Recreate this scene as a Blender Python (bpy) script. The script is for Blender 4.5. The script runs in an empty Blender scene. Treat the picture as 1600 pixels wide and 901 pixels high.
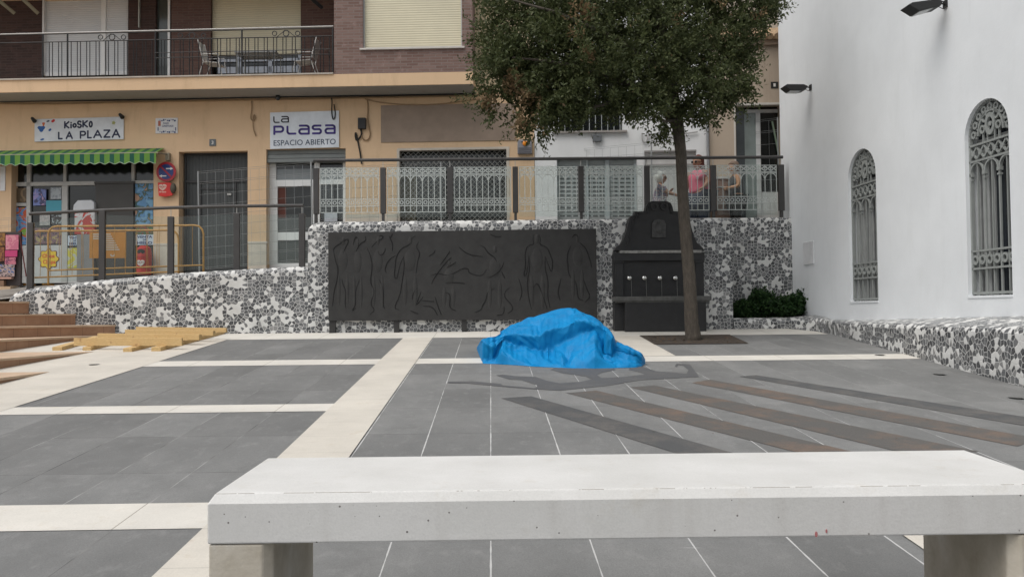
import bpy, bmesh, math, random
from mathutils import Vector, Matrix, noise
from mathutils.geometry import tessellate_polygon
R = math.radians
random.seed(7)
SC = bpy.context.scene
COL = SC.collection
# ---------------------------------------------------------------- camera
FPX = 1300.0
YAW, PITCH, ROLL = 1.45, 1.65, -0.5
cd = bpy.data.cameras.new('camera'); cam = bpy.data.objects.new('camera', cd); COL.objects.link(cam)
cd.sensor_width = 36.0; cd.lens = 36.0 * FPX / 1600.0
cd.clip_start = 0.05; cd.clip_end = 2000
EYE = Vector((0, 0, 1.6))
RM = Matrix.Rotation(R(-YAW), 3, 'Z') @ Matrix.Rotation(R(90 + PITCH), 3, 'X') @ Matrix.Rotation(R(ROLL), 3, 'Z')
cam.matrix_world = Matrix.Translation(EYE) @ RM.to_4x4()
SC.camera = cam
# ---------------------------------------------------------------- light
SUN_EL, SUN_AZ = 60.0, 232.0          # azimuth clockwise from +Y (behind the camera, to the left)
w = bpy.data.worlds.new('World'); SC.world = w; w.use_nodes = True
nt = w.node_tree; bg = nt.nodes['Background']
sky = nt.nodes.new('ShaderNodeTexSky'); sky.sky_type = 'NISHITA'; sky.sun_disc = False
sky.sun_elevation = R(SUN_EL); sky.sun_rotation = R(SUN_AZ); sky.air_density = 1.0; sky.dust_density = 4.0; sky.ozone_density = 1.0
hs = nt.nodes.new('ShaderNodeHueSaturation'); hs.inputs['Saturation'].default_value = 0.3
nt.links.new(sky.outputs[0], hs.inputs['Color']); nt.links.new(hs.outputs[0], bg.inputs[0])
bg.inputs[1].default_value = 0.15
ld = bpy.data.lights.new('sun', 'SUN'); ld.energy = 1.15; ld.angle = R(50); ld.color = (1.0, 0.965, 0.91)
sun = bpy.data.objects.new('sun', ld); COL.objects.link(sun)
sd = Vector((math.sin(R(SUN_AZ)) * math.cos(R(SUN_EL)), math.cos(R(SUN_AZ)) * math.cos(R(SUN_EL)), math.sin(R(SUN_EL))))
sun.rotation_euler = sd.to_track_quat('Z', 'Y').to_euler(); sun.location = (0, 0, 30)
SC.view_settings.view_transform = 'Standard'; SC.view_settings.look = 'None'
SC.view_settings.exposure = 0.16; SC.view_settings.gamma = 1.0; SC.view_settings.use_curve_mapping = False
# ---------------------------------------------------------------- measuring helpers (positions in the real place)
def ray(px, py):
    return (RM @ Vector(((px - 800) / FPX, (450.5 - py) / FPX, -1))).normalized()
SLOPE = 0.0692
def gz(y): return SLOPE * y
def G(px, py, dz=0.0):                 # on the sloping plaza
    d = ray(px, py); t = (dz + gz(EYE.y) - EYE.z) / (d.z - SLOPE * d.y); return EYE + d * t
def HZ(px, py, z):                     # on a level plane
    d = ray(px, py); return EYE + d * ((z - EYE.z) / d.z)
def PY(px, py, Y):                     # on an upright plane facing the camera
    d = ray(px, py); return EYE + d * (Y / d.y)
class Frame:                           # an upright plane: s along, d outward, z up
    def __init__(s, o, e):
        s.o = Vector((o[0], o[1], 0)); s.e = Vector((e[0], e[1], 0)).normalized(); s.n = s.e.cross(Vector((0, 0, 1)))
    def P(s, a, d, z): v = s.o + s.e * a + s.n * d; return Vector((v.x, v.y, z))
    def at(s, px, py, d=0.0):
        r = ray(px, py); t = (d - (EYE - s.o).dot(s.n)) / r.dot(s.n); p = EYE + r * t
        return ((p - s.o).dot(s.e), p.z)
    def S(s, px, d=0.0, py=300): return s.at(px, py, d)[0]
    def Z(s, px, py, d=0.0): return s.at(px, py, d)[1]
# ---------------------------------------------------------------- mesh building
class MB:
    def __init__(s): s.v = []; s.f = []; s.m = []; s.uv = {}; s.mi = 0
    def face(s, pts, uv=None):
        b = len(s.v); s.v += [Vector(p) for p in pts]; s.f.append(tuple(range(b, b + len(pts)))); s.m.append(s.mi)
        if uv: s.uv[len(s.f) - 1] = uv
    def mesh(s, vs, fs):
        b = len(s.v); s.v += [Vector(p) for p in vs]
        for f in fs: s.f.append(tuple(b + i for i in f)); s.m.append(s.mi)
        return s
    def box(s, F, a0, a1, d0, d1, z0, z1):
        c = [F.P(a, d, z) for z in (z0, z1) for a, d in ((a0, d0), (a1, d0), (a1, d1), (a0, d1))]
        return s.mesh(c, [(0, 1, 2, 3), (4, 7, 6, 5), (0, 4, 5, 1), (1, 5, 6, 2), (2, 6, 7, 3), (3, 7, 4, 0)])
    def wbox(s, x0, x1, y0, y1, z0, z1): return s.box(WF, x0, x1, -y1, -y0, z0, z1)
    def prism(s, F, pts, d0, d1):
        n = len(pts); A = [F.P(a, d0, z) for a, z in pts]; B = [F.P(a, d1, z) for a, z in pts]
        tri = tessellate_polygon([[Vector((a, z, 0)) for a, z in pts]])
        s.mesh(A + B, [tuple(t) for t in tri] + [tuple(n + i for i in t[::-1]) for t in tri] + [(i, (i + 1) % n, n + (i + 1) % n, n + i) for i in range(n)])
        return s
    def hprism(s, top, bot):            # two matching closed rings of 3-D points
        n = len(top); tri = tessellate_polygon([[Vector((p[0], p[1], 0)) for p in top]])
        s.mesh(list(bot) + list(top), [tuple(t) for t in tri] + [tuple(n + i for i in t) for t in tri] + [(i, (i + 1) % n, n + (i + 1) % n, n + i) for i in range(n)])
        return s
    def tube(s, pts, r, seg=8, r1=None, cap=True):
        pts = [Vector(p) for p in pts]; n = len(pts); rings = []
        rr = r if isinstance(r, (list, tuple)) else [r + ((r1 if r1 is not None else r) - r) * i / max(1, n - 1) for i in range(n)]
        prev = None
        for i, p in enumerate(pts):
            t = (pts[min(i + 1, n - 1)] - pts[max(i - 1, 0)]).normalized()
            if prev is None:
                a = Vector((0, 0, 1)) if abs(t.z) < .9 else Vector((1, 0, 0)); u = t.cross(a).normalized()
            else: u = (prev - t * prev.dot(t)).normalized()
            prev = u; q = t.cross(u)
            rings.append([p + (u * math.cos(2 * math.pi * k / seg) + q * math.sin(2 * math.pi * k / seg)) * rr[i] for k in range(seg)])
        vs = [v for g in rings for v in g]
        fs = [(i * seg + k, i * seg + (k + 1) % seg, (i + 1) * seg + (k + 1) % seg, (i + 1) * seg + k) for i in range(n - 1) for k in range(seg)]
        if cap: fs += [tuple(range(seg))[::-1], tuple((n - 1) * seg + k for k in range(seg))]
        return s.mesh(vs, fs)
    def ell(s, c, rx, ry, rz, nu=16, nv=10, fn=None):
        c = Vector(c); vs = []; fs = []
        for j in range(nv + 1):
            th = math.pi * j / nv
            for i in range(nu):
                ph = 2 * math.pi * i / nu; p = Vector((rx * math.sin(th) * math.cos(ph), ry * math.sin(th) * math.sin(ph), rz * math.cos(th)))
                if fn: p = fn(p)
                vs.append(c + p)
        for j in range(nv):
            for i in range(nu): fs.append((j * nu + i, (j + 1) * nu + i, (j + 1) * nu + (i + 1) % nu, j * nu + (i + 1) % nu))
        return s.mesh(vs, fs)
    def disc(s, F, a, z, r, d0, d1, seg=32, rz=None):
        rz = rz or r
        return s.prism(F, [(a + r * math.cos(2 * math.pi * k / seg), z + rz * math.sin(2 * math.pi * k / seg)) for k in range(seg)], d0, d1)
    def ring(s, F, a, z, r0, r1, d0, d1, a0=0, a1=360, seg=32, k=1.0):
        n = max(3, int(seg * (a1 - a0) / 360)); full = a1 - a0 >= 360
        for i in range(n):
            t0 = R(a0 + (a1 - a0) * i / n); t1 = R(a0 + (a1 - a0) * (i + 1) / n)
            q = [(a + r0 * math.cos(t0), z + k * r0 * math.sin(t0)), (a + r1 * math.cos(t0), z + k * r1 * math.sin(t0)), (a + r1 * math.cos(t1), z + k * r1 * math.sin(t1)), (a + r0 * math.cos(t1), z + k * r0 * math.sin(t1))]
            A = [F.P(x, d0, y) for x, y in q] + [F.P(x, d1, y) for x, y in q]
            fs = [(0, 1, 2, 3), (4, 7, 6, 5), (1, 5, 6, 2), (0, 3, 7, 4)]
            if not full and i == 0: fs.append((0, 4, 5, 1))
            if not full and i == n - 1: fs.append((3, 2, 6, 7))
            s.mesh(A, fs)
        return s
    def stroke(s, F, pts, wd, d0, d1):   # flat band along a polyline on a frame
        for (a, b), (c, e) in zip(pts, pts[1:]):
            L = math.hypot(c - a, e - b)
            if L < 1e-6: continue
            ux, uz = (c - a) / L, (e - b) / L; nx, nz = -uz * wd / 2, ux * wd / 2; ex, ez = ux * wd * .3, uz * wd * .3
            s.prism(F, [(a - ex + nx, b - ez + nz), (a - ex - nx, b - ez - nz), (c + ex - nx, e + ez - nz), (c + ex + nx, e + ez + nz)], d0, d1)
        return s
    def sweep(s, path, prof, uvs=1.0, closed=False):   # path: list of (point, side vector); prof: list of (out, z) ; writes u,v in metres
        rings = []; L = 0; prevp = None; us = []
        for p, n, prf in path:
            if prevp is not None: L += (p - prevp).length
            prevp = p; us.append(L); rings.append([Vector((p.x + n.x * o, p.y + n.y * o, z)) for o, z in prf])
        vs = []
        acc = [[0.0] for _ in rings]
        for k, g in enumerate(rings):
            for a, b in zip(g, g[1:]): acc[k].append(acc[k][-1] + (b - a).length)
        m = len(rings[0])
        for i in range(len(rings) - 1):
            for j in range(m - 1):
                s.face([rings[i][j], rings[i + 1][j], rings[i + 1][j + 1], rings[i][j + 1]],
                       [(us[i], acc[i][j]), (us[i + 1], acc[i + 1][j]), (us[i + 1], acc[i + 1][j + 1]), (us[i], acc[i][j + 1])])
        for k in (0, len(rings) - 1):
            g = rings[k] if k == 0 else rings[k][::-1]
            s.face(g, [(q.x + q.y, q.z) for q in g])
        return s
    def build(s, name, mat, parent=None, base=None, smooth=False, bevel=0, seg=2, merge=False):
        if base is None:
            if parent is not None: base = world_loc(parent)
            else:
                xs = [v.x for v in s.v]; ys = [v.y for v in s.v]; base = Vector(((min(xs) + max(xs)) / 2, (min(ys) + max(ys)) / 2, min(v.z for v in s.v)))
        base = Vector(base); me = bpy.data.meshes.new(name)
        me.from_pydata([v - base for v in s.v], [], s.f)
        mats = mat if isinstance(mat, (list, tuple)) else [mat]
        for m in mats: me.materials.append(m)
        if len(mats) > 1: me.polygons.foreach_set('material_index', s.m)
        ul = me.uv_layers.new(name='UVMap')
        if s.uv:
            for fi, u in s.uv.items():
                for li, q in zip(me.polygons[fi].loop_indices, u): ul.data[li].uv = q
        else: me.uv_layers.remove(ul)
        if len(s.v) < 60000 and (merge or smooth or not s.uv):
            bm = bmesh.new(); bm.from_mesh(me)
            if merge or smooth: bmesh.ops.remove_doubles(bm, verts=bm.verts, dist=1e-5)
            if len(s.f) < 20000: bmesh.ops.recalc_face_normals(bm, faces=bm.faces)
            bm.to_mesh(me); bm.free()
        if smooth: me.polygons.foreach_set('use_smooth', [True] * len(me.polygons))
        me.update(); o = bpy.data.objects.new(name, me); COL.objects.link(o)
        if parent is not None: o.parent = parent; o.location = base - world_loc(parent)
        else: o.location = base
        if bevel:
            b = o.modifiers.new('bevel', 'BEVEL'); b.width = bevel; b.segments = seg; b.limit_method = 'ANGLE'; b.angle_limit = R(40)
        return o
def world_loc(o):
    v = Vector(o.location)
    while o.parent: o = o.parent; v += o.location
    return v
WF = Frame((0, 0), (1, 0))               # world frame: s = x, d = -y
def tag(o, label=None, cat=None, group=None, kind=None):
    if label: o['label'] = label
    if cat: o['category'] = cat
    if group: o['group'] = group
    if kind: o['kind'] = kind
    return o
def thing(name, loc, label, cat, group=None):
    o = bpy.data.objects.new(name, None); COL.objects.link(o); o.location = loc; o.empty_display_size = .2
    return tag(o, label, cat, group)
def struct(mb, name, mat, **k):
    return tag(mb.build(name, mat, **k), kind='structure')
def copy_tree(o, parent=None):
    c = o.copy(); COL.objects.link(c)
    if parent: c.parent = parent
    for ch in [x for x in COL.objects if x.parent == o]: copy_tree(ch, c)
    return c
def text_into(mb, F, s, a0, a1, z0, z1, d, off=0.0, shear=0.0, th=.002, tilt=0.0, space=1.0):
    cu = bpy.data.curves.new('t', 'FONT'); cu.body = s; cu.size = 1; cu.offset = off; cu.resolution_u = 3; cu.space_character = space; cu.extrude = 0
    ob = bpy.data.objects.new('t', cu); COL.objects.link(ob); bpy.context.view_layer.update()
    me = bpy.data.meshes.new_from_object(ob.evaluated_get(bpy.context.evaluated_depsgraph_get()))
    bpy.data.objects.remove(ob); bpy.data.curves.remove(cu)
    if not me.vertices: return
    xs = [v.co.x for v in me.vertices]; ys = [v.co.y for v in me.vertices]; x0, x1, y0, y1 = min(xs), max(xs), min(ys), max(ys)
    kx = (a1 - a0) / (x1 - x0); ky = (z1 - z0) / (y1 - y0)
    vs = [F.P(a0 + (v.co.x - x0) * kx + shear * (v.co.y - y0) * ky, d, z0 + (v.co.y - y0) * ky + tilt * (v.co.x - x0) * kx) for v in me.vertices]
    mb.mesh(vs, [tuple(p.vertices) for p in me.polygons]); bpy.data.meshes.remove(me)
# ---------------------------------------------------------------- materials
MT = {}
def N(nt, t, **k):
    n = nt.nodes.new(t)
    for a, b in k.items():
        if a in n.inputs: n.inputs[a].default_value = b
        else: setattr(n, a, b)
    return n
def base_mat(name, rough=.8, metal=0, spec=.5):
    m = bpy.data.materials.new(name); m.use_nodes = True; nt = m.node_tree; b = nt.nodes['Principled BSDF']
    b.inputs['Roughness'].default_value = rough; b.inputs['Metallic'].default_value = metal; b.inputs['Specular IOR Level'].default_value = spec
    return m, nt, b
def ramp(nt, fac, stops, mode='LINEAR'):
    r = nt.nodes.new('ShaderNodeValToRGB'); r.color_ramp.interpolation = mode; e = r.color_ramp.elements
    while len(e) < len(stops): e.new(.5)
    for x, (p, c) in zip(e, stops): x.position = p; x.color = (c[0], c[1], c[2], 1) if isinstance(c, (tuple, list)) else (c, c, c, 1)
    nt.links.new(fac, r.inputs[0]); return r.outputs[0]
def mixc(nt, fac, a, b, mode='MIX'):
    n = nt.nodes.new('ShaderNodeMix'); n.data_type = 'RGBA'; n.blend_type = mode
    for k, v in ((0, fac), (6, a), (7, b)):
        if hasattr(v, 'links'): nt.links.new(v, n.inputs[k])
        elif isinstance(v, (int, float)): n.inputs[k].default_value = v if k == 0 else (v, v, v, 1)
        else: n.inputs[k].default_value = (*v, 1)
    return n.outputs[2]
def math_(nt, op, a, b=None, c=None):
    n = nt.nodes.new('ShaderNodeMath'); n.operation = op
    for i, v in enumerate((a, b, c)):
        if v is None: continue
        if hasattr(v, 'links'): nt.links.new(v, n.inputs[i])
        else: n.inputs[i].default_value = v
    return n.outputs[0]
def noise_(nt, vec, scale, detail=4, rough=.55, dist=0):
    n = N(nt, 'ShaderNodeTexNoise'); n.inputs['Scale'].default_value = scale; n.inputs['Detail'].default_value = detail; n.inputs['Roughness'].default_value = rough; n.inputs['Distortion'].default_value = dist
    if vec is not None: nt.links.new(vec, n.inputs['Vector'])
    return n.outputs['Fac']
def coord(nt, kind='Object', sc=None):
    t = nt.nodes.new('ShaderNodeTexCoord'); o = t.outputs[kind]
    if sc:
        mp = nt.nodes.new('ShaderNodeMapping'); mp.inputs['Scale'].default_value = sc; nt.links.new(o, mp.inputs[0]); o = mp.outputs[0]
    return o
def pos(nt): return nt.nodes.new('ShaderNodeNewGeometry').outputs['Position']
def bump(nt, b, h, st=.3, dist=.01):
    n = nt.nodes.new('ShaderNodeBump'); n.inputs['Strength'].default_value = st; n.inputs['Distance'].default_value = dist
    nt.links.new(h, n.inputs['Height']); nt.links.new(n.outputs[0], b.inputs['Normal'])
def M(name, col, rough=.75, var=.12, scale=3.0, bmp=0.0, bs=60, metal=0, spec=.5, sc=None, grain=0.0):
    if name in MT: return MT[name]
    m, nt, b = base_mat(name, rough, metal, spec); v = coord(nt, 'Object', sc)
    f = noise_(nt, v, scale, 6, .6)
    c = mixc(nt, ramp(nt, f, [(.3, 0), (.7, 1)]), tuple(x * (1 - var) for x in col), tuple(min(1, x * (1 + var)) for x in col))
    if grain:
        c = mixc(nt, 1.0, c, ramp(nt, noise_(nt, v, bs * 1.5, 3), [(.3, 1 - grain), (.7, 1 + 0 * grain)]), 'MULTIPLY')
    nt.links.new(c, b.inputs['Base Color'])
    if bmp: bump(nt, b, noise_(nt, v, bs, 4), bmp, .004)
    MT[name] = m; return m
def flat(name, col, rough=.6, metal=0): return M(name, col, rough, .05, 8, metal=metal)

def m_mosaic():
    m, nt, b = base_mat('broken_tile_mosaic', .55); uv = coord(nt, 'UV')
    wob = nt.nodes.new('ShaderNodeTexNoise'); wob.inputs['Scale'].default_value = 2.0; nt.links.new(uv, wob.inputs['Vector'])
    vec = uv
    v1 = N(nt, 'ShaderNodeTexVoronoi', voronoi_dimensions='2D', feature='DISTANCE_TO_EDGE'); v1.inputs['Scale'].default_value = 13.2
    v2 = N(nt, 'ShaderNodeTexVoronoi', voronoi_dimensions='2D', feature='F1'); v2.inputs['Scale'].default_value = 13.2
    v1.inputs['Randomness'].default_value = .95; v2.inputs['Randomness'].default_value = .95
    nt.links.new(vec, v1.inputs['Vector']); nt.links.new(vec, v2.inputs['Vector'])
    sep = nt.nodes.new('ShaderNodeSeparateColor'); nt.links.new(v2.outputs['Color'], sep.inputs[0])
    clump = noise_(nt, v2.outputs['Position'], 3.6, 2)                       # constant inside one tile
    white = math_(nt, 'GREATER_THAN', math_(nt, 'ADD', math_(nt, 'MULTIPLY', clump, 1.35), math_(nt, 'MULTIPLY', sep.outputs[0], .5)), 1.06)
    tilec = ramp(nt, sep.outputs[1], [(0, (.014, .015, .018)), (.35, (.045, .049, .054)), (.7, (.115, .12, .125)), (1, (.24, .24, .235))])
    tilec = mixc(nt, ramp(nt, noise_(nt, uv, 45, 3), [(.4, 0), (.7, .4)]), tilec, (.3, .3, .3))
    wc = mixc(nt, ramp(nt, noise_(nt, uv, 3, 4), [(.3, 0), (.7, 1)]), (.54, .54, .52), (.68, .68, .66))
    grout = math_(nt, 'LESS_THAN', math_(nt, 'ADD', v1.outputs['Distance'], math_(nt, 'MULTIPLY', noise_(nt, uv, 30, 2), .012)), .055)
    fac = math_(nt, 'MAXIMUM', white, grout)
    nt.links.new(mixc(nt, fac, tilec, wc), b.inputs['Base Color'])
    nt.links.new(ramp(nt, fac, [(0, .28), (1, .8)]), b.inputs['Roughness'])
    bump(nt, b, ramp(nt, v1.outputs['Distance'], [(.03, 0), (.1, 1)]), .5, .006)
    MT['mosaic'] = m; return m
def m_paving():
    m, nt, b = base_mat('grey_slab_paving', .8); p = pos(nt); s = nt.nodes.new('ShaderNodeSeparateXYZ'); nt.links.new(p, s.inputs[0])
    W = .555
    gx = math_(nt, 'DIVIDE', math_(nt, 'ADD', s.outputs[0], .012 + W * 40), W); fx = math_(nt, 'FRACT', gx)
    ex = math_(nt, 'MULTIPLY', math_(nt, 'MINIMUM', fx, math_(nt, 'SUBTRACT', 1, fx)), W)
    T = 1.25
    gy = math_(nt, 'DIVIDE', math_(nt, 'ADD', s.outputs[1], T * 40 + T - .02), T); fy = math_(nt, 'FRACT', gy)
    ey = math_(nt, 'MULTIPLY', math_(nt, 'MINIMUM', fy, math_(nt, 'SUBTRACT', 1, fy)), T)
    wn = noise_(nt, p, 5, 2); pn = noise_(nt, p, 1.1, 2)
    # long joints to the right of the main band are filled with pale mortar; on the left they are dark and broken
    right = math_(nt, 'GREATER_THAN', s.outputs[0], -1.2)
    wdt = math_(nt, 'MULTIPLY', ramp(nt, wn, [(.3, .3), (.6, 1)]), .0058)
    far = ramp(nt, math_(nt, 'MULTIPLY', math_(nt, 'SUBTRACT', s.outputs[0], .8), .35), [(0, 1), (1, .25)]); near_ = math_(nt, 'LESS_THAN', s.outputs[1], 7.2)
    wdt = math_(nt, 'MULTIPLY', wdt, math_(nt, 'MAXIMUM', far, near_))
    wdt = math_(nt, 'MULTIPLY', wdt, ramp(nt, noise_(nt, p, .9, 3), [(.36, .15), (.48, 1)]))
    jx = math_(nt, 'LESS_THAN', ex, wdt)
    jy = math_(nt, 'LESS_THAN', ey, math_(nt, 'MULTIPLY', wdt, .75))
    light = mixc(nt, ramp(nt, pn, [(.42, 0), (.6, 1)]), (.065, .065, .062), (.30, .30, .29))
    light = mixc(nt, right, light, (.47, .47, .46))
    # slab tone differs from slab to slab
    cell = nt.nodes.new('ShaderNodeTexWhiteNoise'); cell.noise_dimensions = '2D'; cv = nt.nodes.new('ShaderNodeCombineXYZ')
    nt.links.new(math_(nt, 'FLOOR', gx), cv.inputs[0]); nt.links.new(math_(nt, 'FLOOR', gy), cv.inputs[1]); nt.links.new(cv.outputs[0], cell.inputs['Vector'])
    mp = nt.nodes.new('ShaderNodeMapping'); mp.inputs['Scale'].default_value = (1, .6, 1); nt.links.new(p, mp.inputs[0])
    big = noise_(nt, mp.outputs[0], 1.3, 6, .65); fine = noise_(nt, p, 130, 2); mid = noise_(nt, mp.outputs[0], 9, 5, .7)
    c = ramp(nt, big, [(.25, (.140, .142, .139)), (.5, (.172, .174, .170)), (.66, (.200, .201, .196)), (.8, (.235, .235, .23))])
    c = mixc(nt, 1.0, c, ramp(nt, cell.outputs['Value'], [(0, .84), (1, 1.08)]), 'MULTIPLY')
    c = mixc(nt, 1.0, c, ramp(nt, fine, [(.3, .82), (.7, 1.12)]), 'MULTIPLY')
    c = mixc(nt, ramp(nt, mid, [(.54, 0), (.78, .5)]), c, (.27, .27, .262))
    c = mixc(nt, ramp(nt, noise_(nt, p, 3.3, 6, .7), [(.56, 0), (.75, .45)]), c, (.10, .10, .097))
    mp2 = nt.nodes.new('ShaderNodeMapping'); mp2.inputs['Scale'].default_value = (1.2, 8, 1); nt.links.new(p, mp2.inputs[0])
    c = mixc(nt, ramp(nt, noise_(nt, mp2.outputs[0], 2.6, 3), [(.74, 0), (.8, .5)]), c, (.42, .42, .41))
    c = mixc(nt, jy, c, (.06, .06, .057)); c = mixc(nt, jx, c, light)
    nt.links.new(c, b.inputs['Base Color']); bump(nt, b, fine, .25, .003)
    MT['paving'] = m; return m
def m_whitestone(name, col, jx=None):
    m, nt, b = base_mat(name, .8); p = pos(nt)
    big = noise_(nt, p, 1.6, 5, .6); fine = noise_(nt, p, 90, 2); blot = noise_(nt, p, 6, 5, .7)
    c = ramp(nt, big, [(.3, tuple(x * .88 for x in col)), (.7, tuple(min(1, x * 1.06) for x in col))])
    c = mixc(nt, ramp(nt, blot, [(.58, 0), (.75, .5)]), c, (col[0] * .8, col[1] * .72, col[2] * .6))
    c = mixc(nt, 1.0, c, ramp(nt, fine, [(.3, .92), (.6, 1)]), 'MULTIPLY')
    s = nt.nodes.new('ShaderNodeSeparateXYZ'); nt.links.new(p, s.inputs[0])
    fy = math_(nt, 'FRACT', math_(nt, 'ADD', math_(nt, 'DIVIDE', s.outputs[1], .62), 20)); fx = math_(nt, 'FRACT', math_(nt, 'ADD', math_(nt, 'DIVIDE', s.outputs[0], 1.11), 20.02))
    if jx == 'x': c = mixc(nt, math_(nt, 'LESS_THAN', fx, .007), c, (.28, .26, .22))
    if jx == 'y': c = mixc(nt, math_(nt, 'LESS_THAN', fy, .008), c, (.36, .34, .3))
    nt.links.new(c, b.inputs['Base Color']); bump(nt, b, fine, .2, .002); MT[name] = m; return m
def m_concrete():
    m, nt, b = base_mat('cast_white_concrete', .72); v = coord(nt)
    c = ramp(nt, noise_(nt, v, 2.2, 6, .6), [(.3, (.55, .545, .52)), (.7, (.655, .65, .63))])
    vo = N(nt, 'ShaderNodeTexVoronoi', feature='F1', voronoi_dimensions='2D'); vo.inputs['Scale'].default_value = 13; sx = nt.nodes.new('ShaderNodeSeparateXYZ'); nt.links.new(v, sx.inputs[0]); cx = nt.nodes.new('ShaderNodeCombineXYZ'); nt.links.new(sx.outputs[0], cx.inputs[0]); nt.links.new(sx.outputs[2], cx.inputs[1]); nt.links.new(cx.outputs[0], vo.inputs['Vector'])
    sep = nt.nodes.new('ShaderNodeSeparateColor'); nt.links.new(vo.outputs['Color'], sep.inputs[0])
    rad = ramp(nt, sep.outputs[0], [(.45, .0), (.6, .018), (1, .05)])
    hole = math_(nt, 'LESS_THAN', vo.outputs['Distance'], rad)
    geo = nt.nodes.new('ShaderNodeNewGeometry'); sp = nt.nodes.new('ShaderNodeSeparateXYZ'); nt.links.new(geo.outputs['Normal'], sp.inputs[0])
    side = math_(nt, 'LESS_THAN', sp.outputs[2], .5); hole = math_(nt, 'MULTIPLY', hole, side)
    c = mixc(nt, hole, c, (.13, .12, .11))
    crk = math_(nt, 'MULTIPLY', math_(nt, 'LESS_THAN', math_(nt, 'ABSOLUTE', math_(nt, 'SUBTRACT', sx.outputs[2], .6172)), .0009), math_(nt, 'GREATER_THAN', noise_(nt, coord(nt, 'Object', (1, 1, 0)), 3.1, 5, .7), .52))
    c = mixc(nt, crk, c, (.27, .25, .22)); c = mixc(nt, ramp(nt, noise_(nt, v, 7, 5, .7), [(.58, 0), (.75, .25)]), c, (.42, .37, .28))
    strk = noise_(nt, coord(nt, 'Object', (5, 5, .7)), 2, 5)
    c = mixc(nt, math_(nt, 'MULTIPLY', ramp(nt, strk, [(.5, 0), (.8, .45)]), side), c, (.42, .40, .37))
    mp = noise_(nt, v, 1.1, 3)
    c = mixc(nt, math_(nt, 'MULTIPLY', ramp(nt, mp, [(.4, 0), (.65, .3)]), side), c, (.44, .42, .40))
    c = mixc(nt, 1.0, c, ramp(nt, noise_(nt, v, 160, 2), [(.3, .93), (.6, 1)]), 'MULTIPLY')
    nt.links.new(c, b.inputs['Base Color']); bump(nt, b, math_(nt, 'SUBTRACT', noise_(nt, v, 60, 3), hole), .3, .003); MT['concrete'] = m; return m
def m_brick(name, c1, c2, mort):
    m, nt, b = base_mat(name, .85); p = coord(nt); s = nt.nodes.new('ShaderNodeSeparateXYZ'); nt.links.new(p, s.inputs[0])
    cv = nt.nodes.new('ShaderNodeCombineXYZ'); nt.links.new(math_(nt, 'ADD', s.outputs[0], s.outputs[1]), cv.inputs[0]); nt.links.new(s.outputs[2], cv.inputs[1])
    br = nt.nodes.new('ShaderNodeTexBrick'); nt.links.new(cv.outputs[0], br.inputs['Vector']); br.inputs['Scale'].default_value = 1
    br.inputs['Brick Width'].default_value = .26; br.inputs['Row Height'].default_value = .068; br.inputs['Mortar Size'].default_value = .008; br.inputs['Bias'].default_value = -.1
    br.inputs['Color1'].default_value = (*c1, 1); br.inputs['Color2'].default_value = (*c2, 1); br.inputs['Mortar'].default_value = (*mort, 1)
    c = mixc(nt, ramp(nt, noise_(nt, p, 6, 5, .7), [(.55, 0), (.75, .5)]), br.outputs['Color'], (c2[0] * 1.6, c2[1] * 1.7, c2[2] * 1.8))
    nt.links.new(c, b.inputs['Base Color']); bump(nt, b, math_(nt, 'SUBTRACT', 1, br.outputs['Fac']), .6, .008); MT[name] = m; return m
def m_slats(name, col, pitch, dark=.55, rough=.5, vertical=False, off=0):   # shutters: real lines every pitch
    m, nt, b = base_mat(name, rough); p = coord(nt); s = nt.nodes.new('ShaderNodeSeparateXYZ'); nt.links.new(p, s.inputs[0])
    f = math_(nt, 'FRACT', math_(nt, 'ADD', math_(nt, 'DIVIDE', s.outputs[0 if vertical else 2], pitch), 50))
    k = ramp(nt, f, [(0, dark), (.12, 1), (.85, 1), (1, dark)])
    c = mixc(nt, 1.0, ramp(nt, noise_(nt, p, 1.5, 4), [(.3, tuple(x * .9 for x in col)), (.7, col)]), k, 'MULTIPLY')
    nt.links.new(c, b.inputs['Base Color']); bump(nt, b, ramp(nt, f, [(0, 0), (.5, 1), (1, 0)]), .5, .01); MT[name] = m; return m
def m_glass(name, white=.07, refl=.10, tint=(.93, .96, .95)):
    m = bpy.data.materials.new(name); m.use_nodes = True; nt = m.node_tree; nt.nodes.clear(); out = nt.nodes.new('ShaderNodeOutputMaterial')
    tr = nt.nodes.new('ShaderNodeBsdfTransparent'); tr.inputs[0].default_value = (*tint, 1); di = nt.nodes.new('ShaderNodeBsdfDiffuse'); di.inputs[0].default_value = (.7, .73, .72, 1)
    gl = nt.nodes.new('ShaderNodeBsdfGlossy'); gl.inputs['Roughness'].default_value = .03
    m1 = nt.nodes.new('ShaderNodeMixShader'); m1.inputs[0].default_value = white; nt.links.new(tr.outputs[0], m1.inputs[1]); nt.links.new(di.outputs[0], m1.inputs[2])
    fr = nt.nodes.new('ShaderNodeFresnel'); fr.inputs[0].default_value = 1.45; m2 = nt.nodes.new('ShaderNodeMixShader')
    nt.links.new(math_(nt, 'MULTIPLY', fr.outputs[0], refl * 10), m2.inputs[0]); nt.links.new(m1.outputs[0], m2.inputs[1]); nt.links.new(gl.outputs[0], m2.inputs[2])
    nt.links.new(m2.outputs[0], out.inputs[0]); MT[name] = m; return m
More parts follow.
